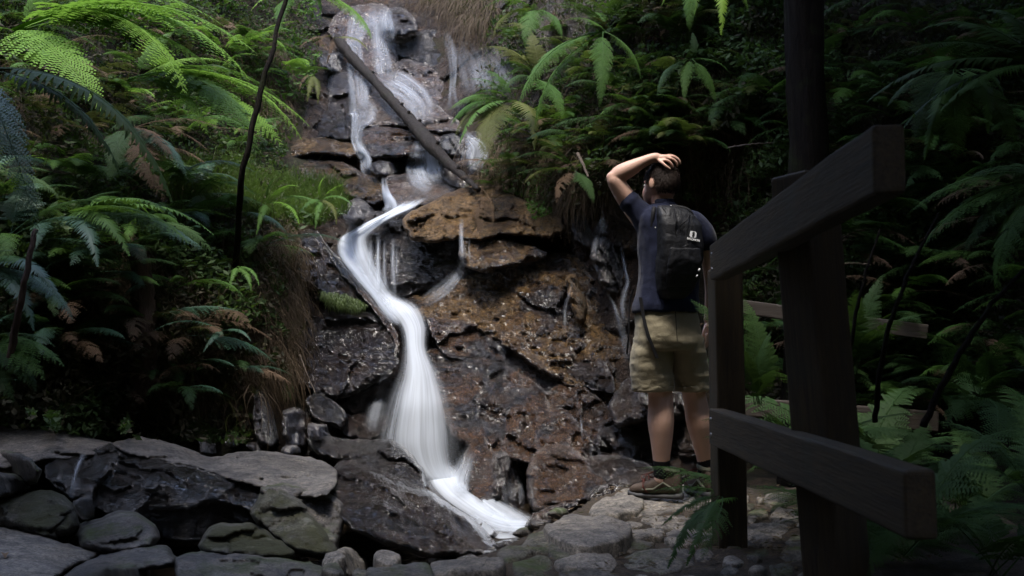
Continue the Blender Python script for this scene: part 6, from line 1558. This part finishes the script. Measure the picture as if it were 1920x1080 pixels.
def drop_leaf(px, py, me, label, group=None, s=1.0, seed=0, name='fallen_leaf', cat='leaf'):
    rr = random.Random(seed)
    d = P(px, py, 1.0) - cam.location; hit, loc, nor, *_ = S.ray_cast(dg, cam.location, d.normalized(), distance=20)
    if not hit: return
    o = bpy.data.objects.new(name, me); COL.objects.link(o)
    nor = Vector(nor) if nor.dot(d) < 0 else -Vector(nor)
    o.matrix_basis = Matrix.Translation(loc + nor * .006) @ nor.to_track_quat('Z', 'Y').to_matrix().to_4x4() @ Matrix.Rotation(rr.uniform(0, 6.28), 4, 'Z') @ Matrix.Scale(s, 4)
    tag(o, label, cat, group)
rr = random.Random(33)
for i in range(46):
    x, y = rr.uniform(1000, 1330), rr.uniform(975, 1070)
    drop_leaf(x, y, LM[0 if i % 5 else 1], 'curled tan leaf lying on the stone path', 'tan leaves on the path', rr.uniform(.7, 1.5), i)
for i, (x, y) in enumerate([(1235, 1003), (1250, 1012), (1300, 1010), (1195, 1018), (1120, 1012), (1060, 1028)]):
    drop_leaf(x, y, LM[2], 'pale bleached leaf lying on the stone path', 'pale leaves on the path', rr.uniform(.9, 1.5), 60 + i)
drop_leaf(1190, 1072, LM[0], 'large tan leaf at the bottom edge of the path', None, 1.9, 70)
for i, (x, y, lb) in enumerate([(381, 868, 'orange leaf on the dry hump of the wide slab'), (546, 908, 'orange leaf on the cracked slab above the mossy boulder'), (475, 911, 'tiny orange leaf at the wet rim of the black-faced slab'),
                                (310, 965, 'red brown leaf stuck on the black wet face of the slab')]):
    drop_leaf(x, y, LM[3], lb, None, .8, 80 + i)
for i, (x, y) in enumerate([(12, 1045), (350, 1060), (262, 805), (352, 765), (260, 1068)]):
    drop_leaf(x, y, LM[i % 3], 'dry leaf lying among the foreground boulders', 'leaves among the foreground boulders', 1.0, 90 + i)
# fine litter nobody would count
rg = np.random.default_rng(8); n = 2600
x, y = rg.uniform(.05, 1.6, n), rg.uniform(3.4, 5.8, n); keep = x > .59 - (5.8 - y) * .36; x, y = x[keep], y[keep]; n = len(x)
c = np.stack([x, y, np.full(n, .004)], 1) + np.c_[np.zeros((n, 2)), rg.uniform(-.006, .016, n)]
an = rg.uniform(0, 6.28, n); a = np.stack([np.cos(an), np.sin(an), rg.normal(0, .15, n)], 1); b_ = np.stack([-np.sin(an), np.cos(an), rg.normal(0, .3, n)], 1)
s = rg.uniform(.006, .022, n)[:, None]
V = np.stack([c - a * s, c - b_ * s * .25, c + a * s, c + b_ * s * .25], 1).reshape(-1, 3)
tag(link('leaf_litter', mesh('leaf_litter', V, np.arange(n * 4).reshape(-1, 4)), L_straw), 'fine crumbled leaf litter and grit on the path', 'leaf litter', None, 'stuff')
